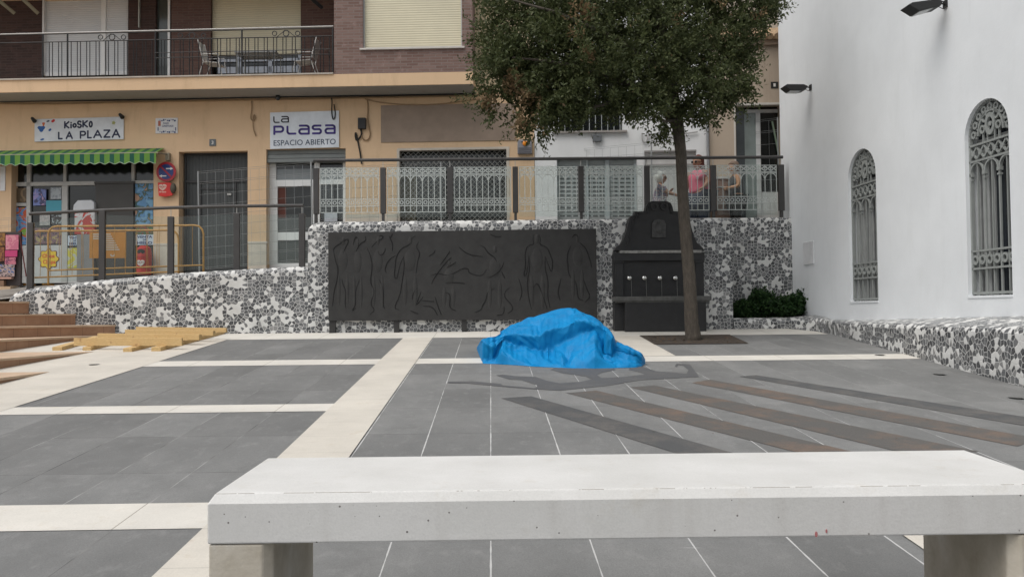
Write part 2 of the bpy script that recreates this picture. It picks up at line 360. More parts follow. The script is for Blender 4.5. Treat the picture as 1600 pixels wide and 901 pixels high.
def m_print(name, cols, scale=6, seed=0):           # printed poster: blocky patches of several inks
    m, nt, b = base_mat(name, .5); v = coord(nt, 'Object', (1, 1, 1)); mp = nt.nodes.new('ShaderNodeMapping'); mp.inputs['Location'].default_value = (seed * 3.1, seed * 1.7, seed * 2.3); nt.links.new(v, mp.inputs[0])
    f = noise_(nt, mp.outputs[0], scale, 3, .6, 1.2); n = len(cols)
    c = ramp(nt, f, [(.28 + .44 * i / max(1, n - 1), c) for i, c in enumerate(cols)], 'CONSTANT'); nt.links.new(c, b.inputs['Base Color']); MT[name] = m; return m
def m_leaf(name, cols, rough=.55):
    m, nt, b = base_mat(name, rough, spec=.25); g = nt.nodes.new('ShaderNodeNewGeometry')
    c = ramp(nt, g.outputs['Random Per Island'], [(i / (len(cols) - 1), c) for i, c in enumerate(cols)]); nt.links.new(c, b.inputs['Base Color'])
    tl = nt.nodes.new('ShaderNodeBsdfTranslucent'); nt.links.new(c, tl.inputs[0]); ms = nt.nodes.new('ShaderNodeMixShader'); ms.inputs[0].default_value = .3
    out = nt.nodes['Material Output']; nt.links.new(b.outputs[0], ms.inputs[1]); nt.links.new(tl.outputs[0], ms.inputs[2]); nt.links.new(ms.outputs[0], out.inputs[0]); MT[name] = m; return m
def m_rust(name, c0, c1):
    m, nt, b = base_mat(name, .75); p = pos(nt)
    c = mixc(nt, ramp(nt, noise_(nt, p, 2.3, 8, .75), [(.46, 0), (.66, 1)]), c0, c1)
    c = mixc(nt, 1.0, c, ramp(nt, noise_(nt, p, 70, 2), [(.3, .85), (.7, 1.1)]), 'MULTIPLY'); nt.links.new(c, b.inputs['Base Color']); MT[name] = m; return m
def m_wood():
    m, nt, b = base_mat('pine_board', .7); v = coord(nt, 'Generated', (1, 8, 8)); v2 = coord(nt, 'Object')
    c = ramp(nt, noise_(nt, v, 5, 5, .6, .8), [(.3, (.42, .27, .11)), (.55, (.58, .40, .18)), (.75, (.66, .48, .24))])
    c = mixc(nt, ramp(nt, noise_(nt, v2, 9, 2), [(.66, 0), (.74, .6)]), c, (.25, .12, .05)); nt.links.new(c, b.inputs['Base Color']); MT['wood'] = m; return m
def m_steps():
    m, nt, b = base_mat('terracotta_step', .8); p = pos(nt)
    c = ramp(nt, noise_(nt, p, 3, 6, .65), [(.3, (.27, .15, .09)), (.6, (.37, .22, .135)), (.8, (.44, .30, .20))])
    s = nt.nodes.new('ShaderNodeSeparateXYZ'); nt.links.new(p, s.inputs[0])
    f = math_(nt, 'FRACT', math_(nt, 'ADD', math_(nt, 'DIVIDE', math_(nt, 'ADD', s.outputs[1], s.outputs[0]), .62), 50)); c = mixc(nt, math_(nt, 'LESS_THAN', f, .012), c, (.12, .07, .05))
    nt.links.new(c, b.inputs['Base Color']); bump(nt, b, noise_(nt, p, 60, 3), .2, .003); MT['steps'] = m; return m
def m_plaster(name, col, stain=(.5, .45, .38), amt=.35):
    m, nt, b = base_mat(name, .85); v = pos(nt)
    c = ramp(nt, noise_(nt, v, .8, 5, .6), [(.3, tuple(x * .93 for x in col)), (.7, tuple(min(1, x * 1.04) for x in col))])
    mp = nt.nodes.new('ShaderNodeMapping'); mp.inputs['Scale'].default_value = (2.5, 2.5, .5); nt.links.new(v, mp.inputs[0])
    c = mixc(nt, ramp(nt, noise_(nt, mp.outputs[0], 1.6, 6, .7), [(.52, 0), (.8, amt)]), c, tuple(a * b_ for a, b_ in zip(col, stain)))
    nt.links.new(c, b.inputs['Base Color']); bump(nt, b, noise_(nt, v, 25, 5), .25, .006); MT[name] = m; return m
m_mosaic(); m_paving(); m_whitestone('band_x', (.62, .595, .54), 'x'); m_whitestone('band_y', (.58, .545, .48), 'y'); m_concrete()
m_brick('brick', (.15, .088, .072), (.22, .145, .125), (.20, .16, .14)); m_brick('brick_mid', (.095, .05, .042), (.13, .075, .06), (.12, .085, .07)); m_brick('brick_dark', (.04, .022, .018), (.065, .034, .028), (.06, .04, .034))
m_slats('shutter_cream', (.66, .61, .44), .056, .72); m_slats('shutter_white', (.60, .62, .63), .056, .78); m_slats('garage_slats', (.40, .43, .43), .11, .5); m_slats('corrugated', (.045, .05, .05), .09, .5, vertical=True)
m_glass('rail_glass', .015, .05); m_wood(); m_steps()
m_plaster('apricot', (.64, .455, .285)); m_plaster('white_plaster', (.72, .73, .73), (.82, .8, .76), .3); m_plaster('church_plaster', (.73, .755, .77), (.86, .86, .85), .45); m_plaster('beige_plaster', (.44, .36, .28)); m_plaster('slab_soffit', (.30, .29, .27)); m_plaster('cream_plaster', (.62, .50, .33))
m_leaf('leaf_green', [(.045, .058, .022), (.060, .077, .028), (.078, .094, .036), (.105, .118, .05)]); m_leaf('leaf_brown', [(.13, .085, .045), (.22, .15, .08), (.28, .21, .11)]); m_leaf('hedge_leaf', [(.012, .035, .012), (.025, .06, .018), (.05, .10, .03)])
m_rust('stripe_dark', (.072, .074, .075), (.115, .108, .10)); m_rust('stripe_rust', (.092, .088, .082), (.150, .108, .082)); m_rust('figure_dark', (.085, .087, .09), (.105, .105, .104))
M('iron_black', (.014, .014, .0145), .6, .3, 6, .3, 30); M('mural_dark', (.026, .0255, .0245), .72, .25, 5, .25, 60); M('mural_line', (.006, .006, .006), .8)
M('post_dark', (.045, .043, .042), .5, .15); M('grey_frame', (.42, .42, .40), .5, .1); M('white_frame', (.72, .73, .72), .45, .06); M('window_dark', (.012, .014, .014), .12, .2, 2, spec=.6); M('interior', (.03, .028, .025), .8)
# ================================================================ THE SETTING
gr = MB(); gr.face([(-400, -400, -1.6), (400, -400, -1.6), (400, 400, -1.6), (-400, 400, -1.6)])
struct(gr, 'ground', M('far_ground', (.22, .21, .19), .9, .2, .05))
YW = PY(767, 517.6, 1).y * G(767, 517.6).y            # plane of the front of the mosaic wall
pz = MB(); pz.face([(-16, -16, gz(-16)), (12, -16, gz(-16)), (12, YW + 1.2, gz(YW + 1.2)), (-16, YW + 1.2, gz(YW + 1.2))])
struct(pz, 'plaza_paving', MT['paving'])
def slab(mb, x0, x1, y0, y1, h): mb.face([(x0, y0, gz(y0) + h), (x1, y0, gz(y0) + h), (x1, y1, gz(y1) + h), (x0, y1, gz(y1) + h)])
TY = [(G(450, b).y, G(450, t).y) for t, b in ((562.5, 570.5), (631.5, 643), (783.5, 823.5))]
DY = TY[1][0] - TY[2][0]
TY.append((TY[2][0] - DY, TY[2][1] - DY))
FARB = G(450, 530).y
XL0, XL1 = G(497, 655).x, G(587, 655).x
XR0, XR1 = G(957, 528).x, G(1004, 528).x
XB = G(217, 574).x
bx_ = MB()
for i, (a, b) in enumerate(TY):
    slab(bx_, XB - .4 if i < 2 else -15, XL0, a, b, .004)
    if i != 1: slab(bx_, XL1, XR0 if i else G(1418, 553).x, a, b, .004)
    if i >= 2: slab(bx_, XR1, 6.5, a, b, .004)
slab(bx_, -9.6, 6.6, FARB, YW + .3, .004)
struct(bx_, 'white_cross_bands', MT['band_x'])
by_ = MB(); slab(by_, XL0, XL1, -10, FARB, .008); slab(by_, XR0, XR1, TY[0][1], FARB, .008); slab(by_, XR0, XR1, -10, TY[2][1] + .05, .008)
# pale border along the steps: its outer edge follows the diagonal of the stair
oe = [G(-420, 756), G(0, 602), G(140, 551), G(300, 500)]
eA, eB = G(36, 632), G(350, 532.5); eX = lambda y: eA.x + (eB.x - eA.x) * (y - eA.y) / (eB.y - eA.y)
ring = [Vector((eX(TY[1][0] - .01), TY[1][0] - .01, 0)), Vector((eX(FARB + .01), FARB + .01, 0)), Vector((-9.6, FARB + .01, 0))] + [Vector((-12.5, 12.5, 0)), Vector((-12.5, TY[1][0] - .01, 0))]
by_.face([(p.x, p.y, gz(p.y) + .0065) for p in ring])
struct(by_, 'white_long_bands', MT['band_y'])
# inlaid stripes and the dark inlaid figure in front of the tarpaulin
def sheet(pts, h): return [Vector((p.x, p.y, gz(p.y) + h)) for p in pts]
def line_at(p, q, y):                  # the point of a ground line at depth y
    k = (y - p.y) / (q.y - p.y); return Vector((p.x + (q.x - p.x) * k, y, 0))
st = {'stripe_dark': MB(), 'stripe_rust': MB()}
yend = G(1585, 690).y
for nm, tip, up0, up1, lo1 in (('stripe_dark', (783, 622), (830, 619), (1136, 705), (1047, 705)), ('stripe_rust', (885, 614), (932, 610), (1325, 704), (1235, 704)),
                               ('stripe_rust', (985, 605), (1022, 602), (1508, 701), (1397, 704)), ('stripe_rust', (1081, 598), (1110, 593), (1600, 681), (1568, 693)), ('stripe_dark', (1155, 588), (1182, 586), (1600, 651), (1600, 665))):
    T, U0, U1, L1 = G(*tip), G(*up0), G(*up1), G(*lo1)
    dirv = (U1 - U0).normalized(); k = (6.4 - U0.x) / dirv.x if nm == 'stripe_dark' and tip[0] > 1000 else 5.3
    e1 = U0 + dirv * 5.2; e2 = T + (L1 - T).normalized() * 5.2
    if tip[0] in (985, 1081): e1 = U0 + dirv * (U1 - U0).length * 1.03; e2 = T + (L1 - T).normalized() * (L1 - T).length * 1.03
    st[nm].face(sheet([T, U0, e1, e2], .004))
struct(st['stripe_dark'], 'dark_inlay_stripes', MT['stripe_dark']); struct(st['stripe_rust'], 'rusty_inlay_stripes', MT['stripe_rust'])
hand = [(0, 665), (150, 662), (330, 678), (345, 688), (540, 705), (565, 690), (460, 655), (380, 650), (300, 625), (340, 620), (420, 630), (550, 635), (620, 660), (700, 675), (830, 665), (900, 650), (860, 632), (720, 612), (640, 590), (700, 560), (1000, 560), (1050, 590), (970, 606), (930, 622), (960, 642), (1100, 635), (1230, 620), (1200, 606), (1130, 590), (1150, 560), (1200, 565), (1300, 600), (1490, 615), (1503, 592), (1470, 565), (1440, 560), (1430, 575), (1418, 568), (1428, 552), (1512, 556), (1570, 635), (1400, 645), (1200, 655), (1000, 690), (820, 708), (700, 720), (540, 712), (350, 697), (120, 676), (0, 674)]
hp = [G(700 + x * .25, 430 + y * .25) for x, y in hand]; tri = tessellate_polygon([[Vector((p.x, p.y, 0)) for p in hp]])
hm = MB(); hm.mesh(sheet(hp, .004), [tuple(t) for t in tri]); struct(hm, 'dark_inlay_figure', MT['figure_dark'])
# small drain covers
dc = MB()
for px, py in ((1375, 555), (1468, 585), (1588, 622), (147, 570)):
    c = G(px, py); dc.face([(c.x + .075 * math.cos(t * .5236), c.y + .09 * math.sin(t * .5236), gz(c.y) + .013) for t in range(12)])
struct(dc, 'drain_covers', M('drain_metal', (.15, .15, .145), .6))
# tree pit
pit = MB(); pit.face(sheet([G(999, 524.5), G(1140, 523), G(1170, 537), G(1022, 538.5)], .011)); struct(pit, 'tree_pit_soil', M('soil', (.05, .038, .028), 1, .5, 14, .6, 40))

# ---- mosaic wall (main part, ramp part, hedge bed)
def arc_prof(zb, zt, depth, r, lift=0.0):
    pr = [(0, zb), (0, zt - r)] + [(-r * (1 - math.cos(R(a))), zt - r + r * math.sin(R(a))) for a in (18, 36, 54, 72, 90)]
    return pr + [(-depth, zt + lift), (-depth, zb)]
FN = Vector((0, -1, 0))
mw = MB(); xs = [481, 488, 500, 600, 700, 800, 900, 1000, 1100, 1143]
path = []
for px in xs:
    top = PY(px, 346 - (px - 481) * .0105, YW); z = top.z
    if px == 481: z -= .12
    if px == 488: z -= .035
    path.append((Vector((top.x, YW, 0)), FN, arc_prof(.6, z, 1.3, .13)))
XE = path[0][0].x; XH = path[-1][0].x
mw.sweep(path, None)
YR = YW + 1.0
p2 = []
for px in (1120, 1180, 1240):
    top = PY(px, 340.5 - (px - 1120) * .012, YR); p2.append((Vector((top.x, YR, 0)), FN, arc_prof(.6, top.z, .42, .06)))
mw.sweep(p2, None)
mosaic_wall = mw.build('mosaic_wall', MT['mosaic']); tag(mosaic_wall, 'tall retaining wall of broken grey and white tile mosaic behind the dark mural', 'wall')
XEND = p2[-1][0].x
rw = MB(); path = []
for px, py in ((13, 468), (15, 462.5), (20, 458), (30, 453), (50, 449.5), (100, 443.5), (150, 437.5), (225, 431), (272, 426.5), (400, 419), (478, 415.5)):
    t = PY(px, py, YW); path.append((Vector((t.x, YW, 0)), FN, arc_prof(.5, t.z, .45, .12)))
path.append((Vector((XE + .06, YW + .003, 0)), FN, arc_prof(.5, path[-1][2][6][1] + .01, .45, .12)))
rw.sweep([(p, n, q) for p, n, q in path], None)
tag(rw.build('mosaic_ramp_wall', MT['mosaic']), 'low sloping mosaic wall of broken tiles under the ramp railing', 'wall')
# planter along the church, turning into the hedge bed
pc = MB(); path = []
A = G(1290, 519); B = G(1600, 605); dd = (B - A).normalized()
bedz = PY(1150, 496.5, YW).z
near = A + dd * 9.5
def pprof(zb, z1, depth, z2): return [(0, zb), (0, z1 - .07), (-.02, z1 - .03), (-.07, z1), (-depth, z2), (-depth, zb)]
side = Vector((dd.y, -dd.x, 0)); side = -side if side.x > 0 else side
z1, z2 = 1.37, 1.50
path = [(Vector((XH + .02, YW - .003, 0)), FN, pprof(.7, bedz - .02, .16, bedz)), (Vector((A.x - 1.0, YW - .003, 0)), FN, pprof(.7, bedz - .02, .16, bedz)),
        (Vector((A.x - .45, YW - .05, 0)), Vector((-.15, -1, 0)).normalized(), pprof(.7, bedz - .03, .25, bedz)), (Vector((A.x - .12, A.y + .22, 0)), Vector((-.6, -.8, 0)).normalized(), pprof(.7, z1 + .06, .5, z2)),
        (A.copy(), side, pprof(.5, z1 + .03, .75, z2))] + [(A + dd * t, side, pprof(-.6, z1, .75, z2)) for t in (1, 3, 6, 9.5)]
pc.sweep(path, None)
tag(pc.build('mosaic_planter_wall', MT['mosaic']), 'low mosaic tile kerb wall running along the foot of the white church', 'wall')
bs = MB(); bs.wbox(XH + .02, XEND + .3, YW + .1, YR - .003, .7, bedz - .1); struct(bs, 'hedge_bed_soil', M('soil', None))

# ---- street behind the walls, climbing to the right and towards the houses
KF = -.06; YF0 = 20.5
FF = Frame((0, YF0 + KF * 5.4), (1, KF))
def fz(px, py, d=0): return FF.Z(px, py, d)
z_l = fz(50, 443); s_l = FF.S(50, 0, 443); z_r = fz(450, 414); s_r = FF.S(450, 0, 414); kz = (z_r - z_l) / (s_r - s_l)
def street_far(x): return z_r + kz * (x - s_r)
def wall_top(x):
    px0, px1 = PY(15, 462, YW).x, PY(480, 415, YW).x
    if x < px1: return PY(15, 462, YW).z + (x - px0) * (PY(480, 415, YW).z - PY(15, 462, YW).z) / (px1 - px0)
    return PY(480, 415, YW).z + (x - px1) * .062
sm = MB(); gx = [-30, -16, -12, -10, -9, -8, -7, -6.2, -5.2, -4, -2, 0, 2, 4, 6, 9, 20]
for a, b in zip(gx, gx[1:]):
    for j in range(4):
        q = []
        for x, jj in ((a, j), (b, j), (b, j + 1), (a, j + 1)):
            y0 = YW + (.42 if x < XE + .3 else 1.25) if x < XH else YR + .4; y1 = YF0 + KF * (x + 5.4) + .6; t = jj / 4
            q.append((x, y0 + (y1 - y0) * t, (min(wall_top(x), street_far(x) + .1) - .02) * (1 - t) + street_far(x) * t))
        sm.face(q)
struct(sm, 'street', M('street_tiles', (.24, .225, .205), .85, .2, 2.5, .2, 60))
def street_z(x, y):
    y0 = YW + .42 if x < XE else YW + 1.25; y1 = YF0 + KF * (x + 5.4) + .6; t = max(0, min(1, (y - y0) / (y1 - y0)))
    return (min(wall_top(x), street_far(x) + .1) - .02) * (1 - t) + street_far(x) * t

# ---- terracotta stair on the left
stair = thing('stair', (-10.5, 14, .5), 'terracotta stair with pale nosings climbing to the left behind the timber pile', 'stairs')
zt = [PY(45, 471, YW).z, PY(118, 490, YW).z, PY(180, 507, YW).z]
rise = (zt[0] - zt[2]) / 2
hs_ = [zt[0], zt[1], zt[2], zt[2] - rise, zt[2] - 2 * rise, zt[2] - 3 * rise]
ln = [None, None, None, ((150, 523.5), (0, 530)), ((145, 549), (0, 556)), ((70, 582), (0, 584.5))]
S = .62
for i, h in enumerate(hs_):
    if i < 3:
        P0 = Vector((PY((45, 118, 180)[i], 500, YW).x, YW - .004, 0)); dirv = Vector((-S, -1, 0)).normalized()
    else:
        vp, lp = (((172, 524), (0, 530.7)), ((142, 550.4), (0, 560)), ((71, 582.6), (0, 590)))[i - 3]
        P0 = G(*vp); h = P0.z + .012; P0.z = 0; dirv = HZ(*lp, h) - P0; dirv.z = 0; dirv.normalize()
    P1 = P0 + dirv * 6.5
    if i >= 3: P0 = P0 - dirv * .0
    ring2 = [P0, P1, Vector((-22, P1.y, 0)), Vector((-22, YW - .004, 0)), Vector((P0.x, YW - .004, 0))]
    if i < 3: ring2 = ring2[:4]
    b = MB(); b.hprism([Vector((p.x, p.y, h - .035)) for p in ring2], [Vector((p.x, p.y, h - rise - .9 * (i > 2))) for p in ring2]); b.build('riser', MT['steps'], stair)
    nz = MB(); o = Vector((dirv.y, -dirv.x, 0)) * -.02
    if o.x < 0: o = -o
    r3 = [p.copy() for p in ring2]; r3[0] += o; r3[1] += o
    nz.hprism([Vector((p.x, p.y, h)) for p in r3], [Vector((p.x, p.y, h - .034)) for p in r3]); nz.build('tread', M('tread_stone', (.50, .37, .26), .8, .15, 3, .2), stair)

# ================================================================ CHURCH
c0 = PY(1238, 490, YR + .05); cd_ = -ray(715, 490); CF = Frame((c0.x, c0.y), (cd_.x, cd_.y))
church = thing('church', (c0.x + 2, c0.y - 4, 1.0), 'white plastered church with tall arched grille windows on the right', 'church')
sL = CF.at(1220.5, 300)[0]; sN = 14.0; ZT = 12.5
holes = []; wins = []
for (pl, pb0, pr, pb1, ptop, pm) in ((1328.5, 470, 1372.5, 470, 230.5, 1351), (1513, 462, 1582.5, 460, 152.5, 1545)):
    a0, zb = CF.at(pl, pb0); a1, zb1 = CF.at(pr, pb1); zb = (zb + zb1) / 2; am = (a0 + a1) / 2; r = (a1 - a0) / 2; zt_ = CF.at(pm, ptop)[1]
    wins.append((a0, a1, zb, zt_ - r, r * 1.0))
def arch_pts(a0, a1, zb, zs, r, inset=0, n=20):
    am = (a0 + a1) / 2; rr = (a1 - a0) / 2 - inset
    return [(a0 + inset, zb + inset), (a1 - inset, zb + inset)] + [(am + rr * math.cos(math.pi * k / n), zs + rr * math.sin(math.pi * k / n)) for k in range(n + 1)]
outer = [(sL, .3), (sN, .3), (sN, ZT), (sL, ZT)]; hl = [arch_pts(*w_) for w_ in wins]
polys = [[Vector((a, z, 0)) for a, z in outer]] + [[Vector((a, z, 0)) for a, z in h[::-1]] for h in hl]
tri = tessellate_polygon(polys); fl = [p for q in polys for p in q]
cw = MB(); cw.mesh([CF.P(p.x, 0, p.y) for p in fl], [tuple(t) for t in tri])
for h in hl:
    n = len(h)
    for i in range(n):
        a, b = h[i], h[(i + 1) % n]; cw.face([CF.P(a[0], 0, a[1]), CF.P(b[0], 0, b[1]), CF.P(b[0], -.22, b[1]), CF.P(a[0], -.22, a[1])])
ctr = cw.build('wall', MT['church_plaster'], church)
eb = MB(); eb.face([CF.P(sL, 0, .3), CF.P(sL, -9, .3), CF.P(sL, -9, ZT), CF.P(sL, 0, ZT)]); eb.face([CF.P(sN, 0, .3), CF.P(sN, -9, .3), CF.P(sN, -9, ZT), CF.P(sN, 0, ZT)])
eb.face([CF.P(sL, 0, ZT), CF.P(sN, 0, ZT), CF.P(sN, -9, ZT), CF.P(sL, -9, ZT)]); eb.build('end_wall', MT['church_plaster'], church)
grille_m = M('grille_paint', (.25, .265, .255), .6, .1, 5)
curt = M('curtain_grey', (.33, .34, .335), .8, .15, (5))
def gbar(mb, p, q, wd=.022, d0=-.10, d1=-.075): mb.stroke(CF, [p, q], wd, d0, d1)
for wi, (a0, a1, zb, zs, r) in enumerate(wins):
    wdt = a1 - a0; am = (a0 + a1) / 2; H = zs - zb
    win = MB(); win.prism(CF, arch_pts(a0 - .02, a1 + .02, zb - .02, zs, r), -.30, -.223); wo = win.build('window', M('window_glass_dark', (.018, .022, .028), .15, .2, 2), church)
    cu = MB()
    for f0, f1 in (((.0, .05), (.10, .26), (.33, .38)) if wi else ((.0, .07), (.15, .30), (.36, .42), (.48, .54))):   # pale casement members
        cu.box(CF, a0 + wdt * f0, a0 + wdt * f1, -.222, -.195, zb + .01, zs)
    cu.box(CF, a0, a1, -.222, -.20, zs - .06, zs)
    cu.build('casement', curt, wo)
    gm = MB(); g = grille_m
    pts = arch_pts(a0, a1, zb + .02, zs, r, .018, 28); gm.stroke(CF, pts + [pts[0]], .036, -.11, -.06)
    zr1 = zs - .34 * wdt; zr0 = zs - .10 * wdt          # band of small quatrefoils below the tympanum
    for z in (zr0, zr1): gbar(gm, (a0, z), (a1, z), .03, -.115, -.06)
    nb = 6; cw_ = wdt / nb
    for k in range(nb):
        cx = a0 + cw_ * (k + .5); cz = (zr0 + zr1) / 2; q = (zr0 - zr1) * .40
        for sx in (-1, 1):
            gm.stroke(CF, [(cx - q * .9, cz - sx * q), (cx + q * .9, cz + sx * q)], .026, -.10, -.07)
        gm.disc(CF, cx, cz, q * .42, -.10, -.065, 10)
    nc = 3; cc = wdt / nc                               # three little arches and their columns
    for k in range(nc):
        gm.ring(CF, a0 + cc * (k + .5), zr1 - cc * .5, cc * .40, cc * .48, -.105, -.065, 0, 180, 24)
    zl1 = zb + .40 * wdt * 1.0; zl0 = zl1 + .26 * wdt
    for k in range(7):
        x = a0 + wdt * k / 6; x = min(max(x, a0 + .02), a1 - .02); big = k % 2 == 0
        ztop = zr1 - (cc * .5 if big else .02)
        gbar(gm, (x, zb), (x, ztop), .030 if big else .020)
        if big: gm.box(CF, x - .035, x + .035, -.115, -.06, ztop - .05, ztop); gm.box(CF, x - .028, x + .028, -.112, -.062, ztop - .11, ztop - .085)
    for z in (zl0, zl1): gbar(gm, (a0, z), (a1, z), .028, -.115, -.06)
    for k in range(nb): gm.ring(CF, a0 + cw_ * (k + .5), (zl0 + zl1) / 2, cw_ * .24, cw_ * .44, -.11, -.065, seg=16)
    # tympanum scrollwork
    r2 = r * .60; gm.ring(CF, am, zs + .02, r2 * .9, r2, -.105, -.065, 0, 180, 36, 1.15)
    gm.ring(CF, am, zs + .30 * r, r * .13, r * .22, -.105, -.06, seg=20, k=1.5); gm.disc(CF, am, zs + .30 * r, r * .07, -.10, -.065, 12)
    for sg in (-1, 1):
        gm.ring(CF, am + sg * .25 * r, zs + .52 * r, r * .08, r * .14, -.10, -.065, seg=14); gm.ring(CF, am + sg * .36 * r, zs + .2 * r, r * .07, r * .13, -.10, -.065, seg=14)
        gbar(gm, (am + sg * .36 * r, zr0), (am + sg * .36 * r, zs + .12 * r), .02); gbar(gm, (am + sg * .15 * r, zr0), (am + sg * .2 * r, zs + .4 * r), .018)
    for k in range(9):
        an = R(8 + 164 * k / 8); cx, cz = am + r * .79 * math.cos(an), zs + r * .79 * math.sin(an) * 1.02
        gm.ring(CF, cx, cz, r * .055, r * .115, -.10, -.065, seg=14)
        gbar(gm, (am + r * .64 * math.cos(an + .15), zs + r * .66 * math.sin(an + .15)), (am + r * .95 * math.cos(an + .05), zs + r * .95 * math.sin(an + .05)), .016)
    gm.build('grille', g, wo)
    sl = MB(); sl.box(CF, a0 - .005, a1 + .005, -.22, .012, zb - .035, zb - .001); sl.build('sill', MT['church_plaster'], wo)
# wall plaque
a0, z0_ = CF.at(1257, 414); a1, z1_ = CF.at(1272, 376)
pq = MB(); pq.box(CF, a0, a1, .002, .025, z0_, z1_); tag(pq.build('wall_plaque', M('plaque_white', (.66, .67, .68), .6), bevel=.004), 'small pale rectangular plaque on the church wall beside the mosaic corner', 'plaque')
# floodlights on the church wall
def flood(px0, py0, px1, py1, mount, label, drop, out):
    s0, zz = CF.at(*mount); c = CF.P(s0, 0, zz); t = thing('floodlight', c, label, 'lamp', 'floodlights on the church wall')
    arm = MB(); arm.tube([CF.P(s0, .0, zz), CF.P(s0, .09, zz + .01), CF.P(s0, .16, zz - .02)], .014); arm.box(CF, s0 - .05, s0 + .05, 0.002, .02, zz - .06, zz + .06)
    arm.tube([CF.P(s0 + .03, .01, zz - .04), CF.P(s0 + .02, .06, zz - .08), CF.P(s0, .14, zz - .03)], .006); arm.build('bracket', MT['iron_black'], t)
    LF = Frame((CF.P(s0, 0, 0).x, CF.P(s0, 0, 0).y), (CF.n.x, CF.n.y))           # profile seen from the side, growing away from the wall
    pts = [(.12, .0), (.16, -.075), (.26, -.095), (.50, -.095 - drop), (out, .0 - drop), (out - .06, .035 - drop), (.2, .035)]
    bd = MB(); bd.prism(LF, [(a, zz + z) for a, z in pts], -.13, .13); bd.build('housing', MT['iron_black'], t, bevel=.008)
    gl = MB(); gl.prism(LF, [(.27, zz - .0965), (.49, zz - .0965 - drop), (.49, zz - .104 - drop), (.27, zz - .104)], -.11, .11); gl.build('lens', M('lamp_glass', (.30, .31, .30), .2), t)
    return t
flood(0, 0, 0, 0, (1267, 137), 'black floodlight sticking straight out from the far end of the church wall', .0, .62)
flood(0, 0, 0, 0, (1478, 7), 'black floodlight high on the church wall above the gap between the two windows', .06, .66)
# ================================================================ BENCH (near)
BZ = 1.6 - .62
q = [HZ(337, 769.5, BZ), HZ(1585, 755, BZ), HZ(1507, 702.5, BZ), HZ(418.5, 715, BZ)]
fx0, fx1 = q[0].x, None
dr = (q[1] - q[0]).normalized(); y_f = (q[0].y + q[1].y) / 2; y_b = (q[2].y + q[3].y) / 2
BL = (q[0].x + q[3].x) / 2; BR = q[2].x + (q[2].x - 0) * 0
BL, BR = q[3].x, q[2].x
pf = MB(); pf.wbox(-6, 7, -9, y_b + .03, -1.5, .36); struct(pf, 'added_terrace', MT['paving'])  # unseen platform, added to suit the bench size and the light beneath it
bench = thing('bench', ((BL + BR) / 2, (y_f + y_b) / 2, .36), 'long white cast concrete bench with two block legs in the foreground', 'bench')
xl_b, xr_b = q[3].x, q[2].x; xl_f = q[0].x; xr_f = HZ(1660, 754, BZ).x
BF = Frame((q[0].x, q[0].y), (dr.x, dr.y)); n_ = BF.n
def bench_ring(ins, z):
    f0 = Vector((q[0].x, q[0].y, 0)) + BF.e * ins - n_ * ins; f1 = Vector((xr_f, q[0].y + (xr_f - q[0].x) * dr.y / dr.x, 0)) - BF.e * ins - n_ * ins
    b1 = Vector((q[2].x, q[2].y, 0)) - BF.e * ins + n_ * ins; b0 = Vector((q[3].x, q[3].y, 0)) + BF.e * ins + n_ * ins
    return [Vector((p.x, p.y, z)) for p in (f0, f1, b1, b0)]
ST = .172
b = MB(); rings = [bench_ring(-.022, BZ - ST), bench_ring(-.022, BZ - .034), bench_ring(0, BZ), ]
vs = [p for g in rings for p in g]; fs = [(0, 1, 2, 3), (8, 9, 10, 11)] + [(i * 4 + k, i * 4 + (k + 1) % 4, (i + 1) * 4 + (k + 1) % 4, (i + 1) * 4 + k) for i in range(2) for k in range(4)]
b.mesh(vs, fs); seat = b.build('seat', MT['concrete'], bench, bevel=.006)
rg = bench_ring(-.020, 0)
legm, nt, bb = base_mat('tan_concrete', .8); v = coord(nt)  # mottled tan legs, browner and darker than the seat
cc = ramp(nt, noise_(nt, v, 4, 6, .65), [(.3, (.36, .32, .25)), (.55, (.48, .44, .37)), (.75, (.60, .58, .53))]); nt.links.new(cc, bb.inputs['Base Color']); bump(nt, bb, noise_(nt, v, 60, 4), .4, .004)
for mx, my, rx_, rz_ in ((1275.5, 834, .0045, .010), (1291.5, 829, .003, .007)):
    F_ = Frame((q[0].x, q[0].y), (dr.x, dr.y)); c_m = F_.at(mx, my, .024); mb = MB(); mb.disc(F_, c_m[0], c_m[1], rx_, .021, .0245, 12, rz_); mb.build('paint_mark', M('mark_red', (.36, .13, .13), .7), bench)
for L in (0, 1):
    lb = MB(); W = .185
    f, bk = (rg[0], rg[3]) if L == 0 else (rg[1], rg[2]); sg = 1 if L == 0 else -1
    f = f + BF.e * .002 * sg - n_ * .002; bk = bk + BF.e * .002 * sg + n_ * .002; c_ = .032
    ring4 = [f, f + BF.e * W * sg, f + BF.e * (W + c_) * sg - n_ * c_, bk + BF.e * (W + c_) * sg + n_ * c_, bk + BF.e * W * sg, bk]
    lb.hprism([Vector((p.x, p.y, BZ - ST - .003)) for p in ring4], [Vector((p.x, p.y, .355)) for p in ring4]); lb.build('leg', legm, bench, bevel=.006)
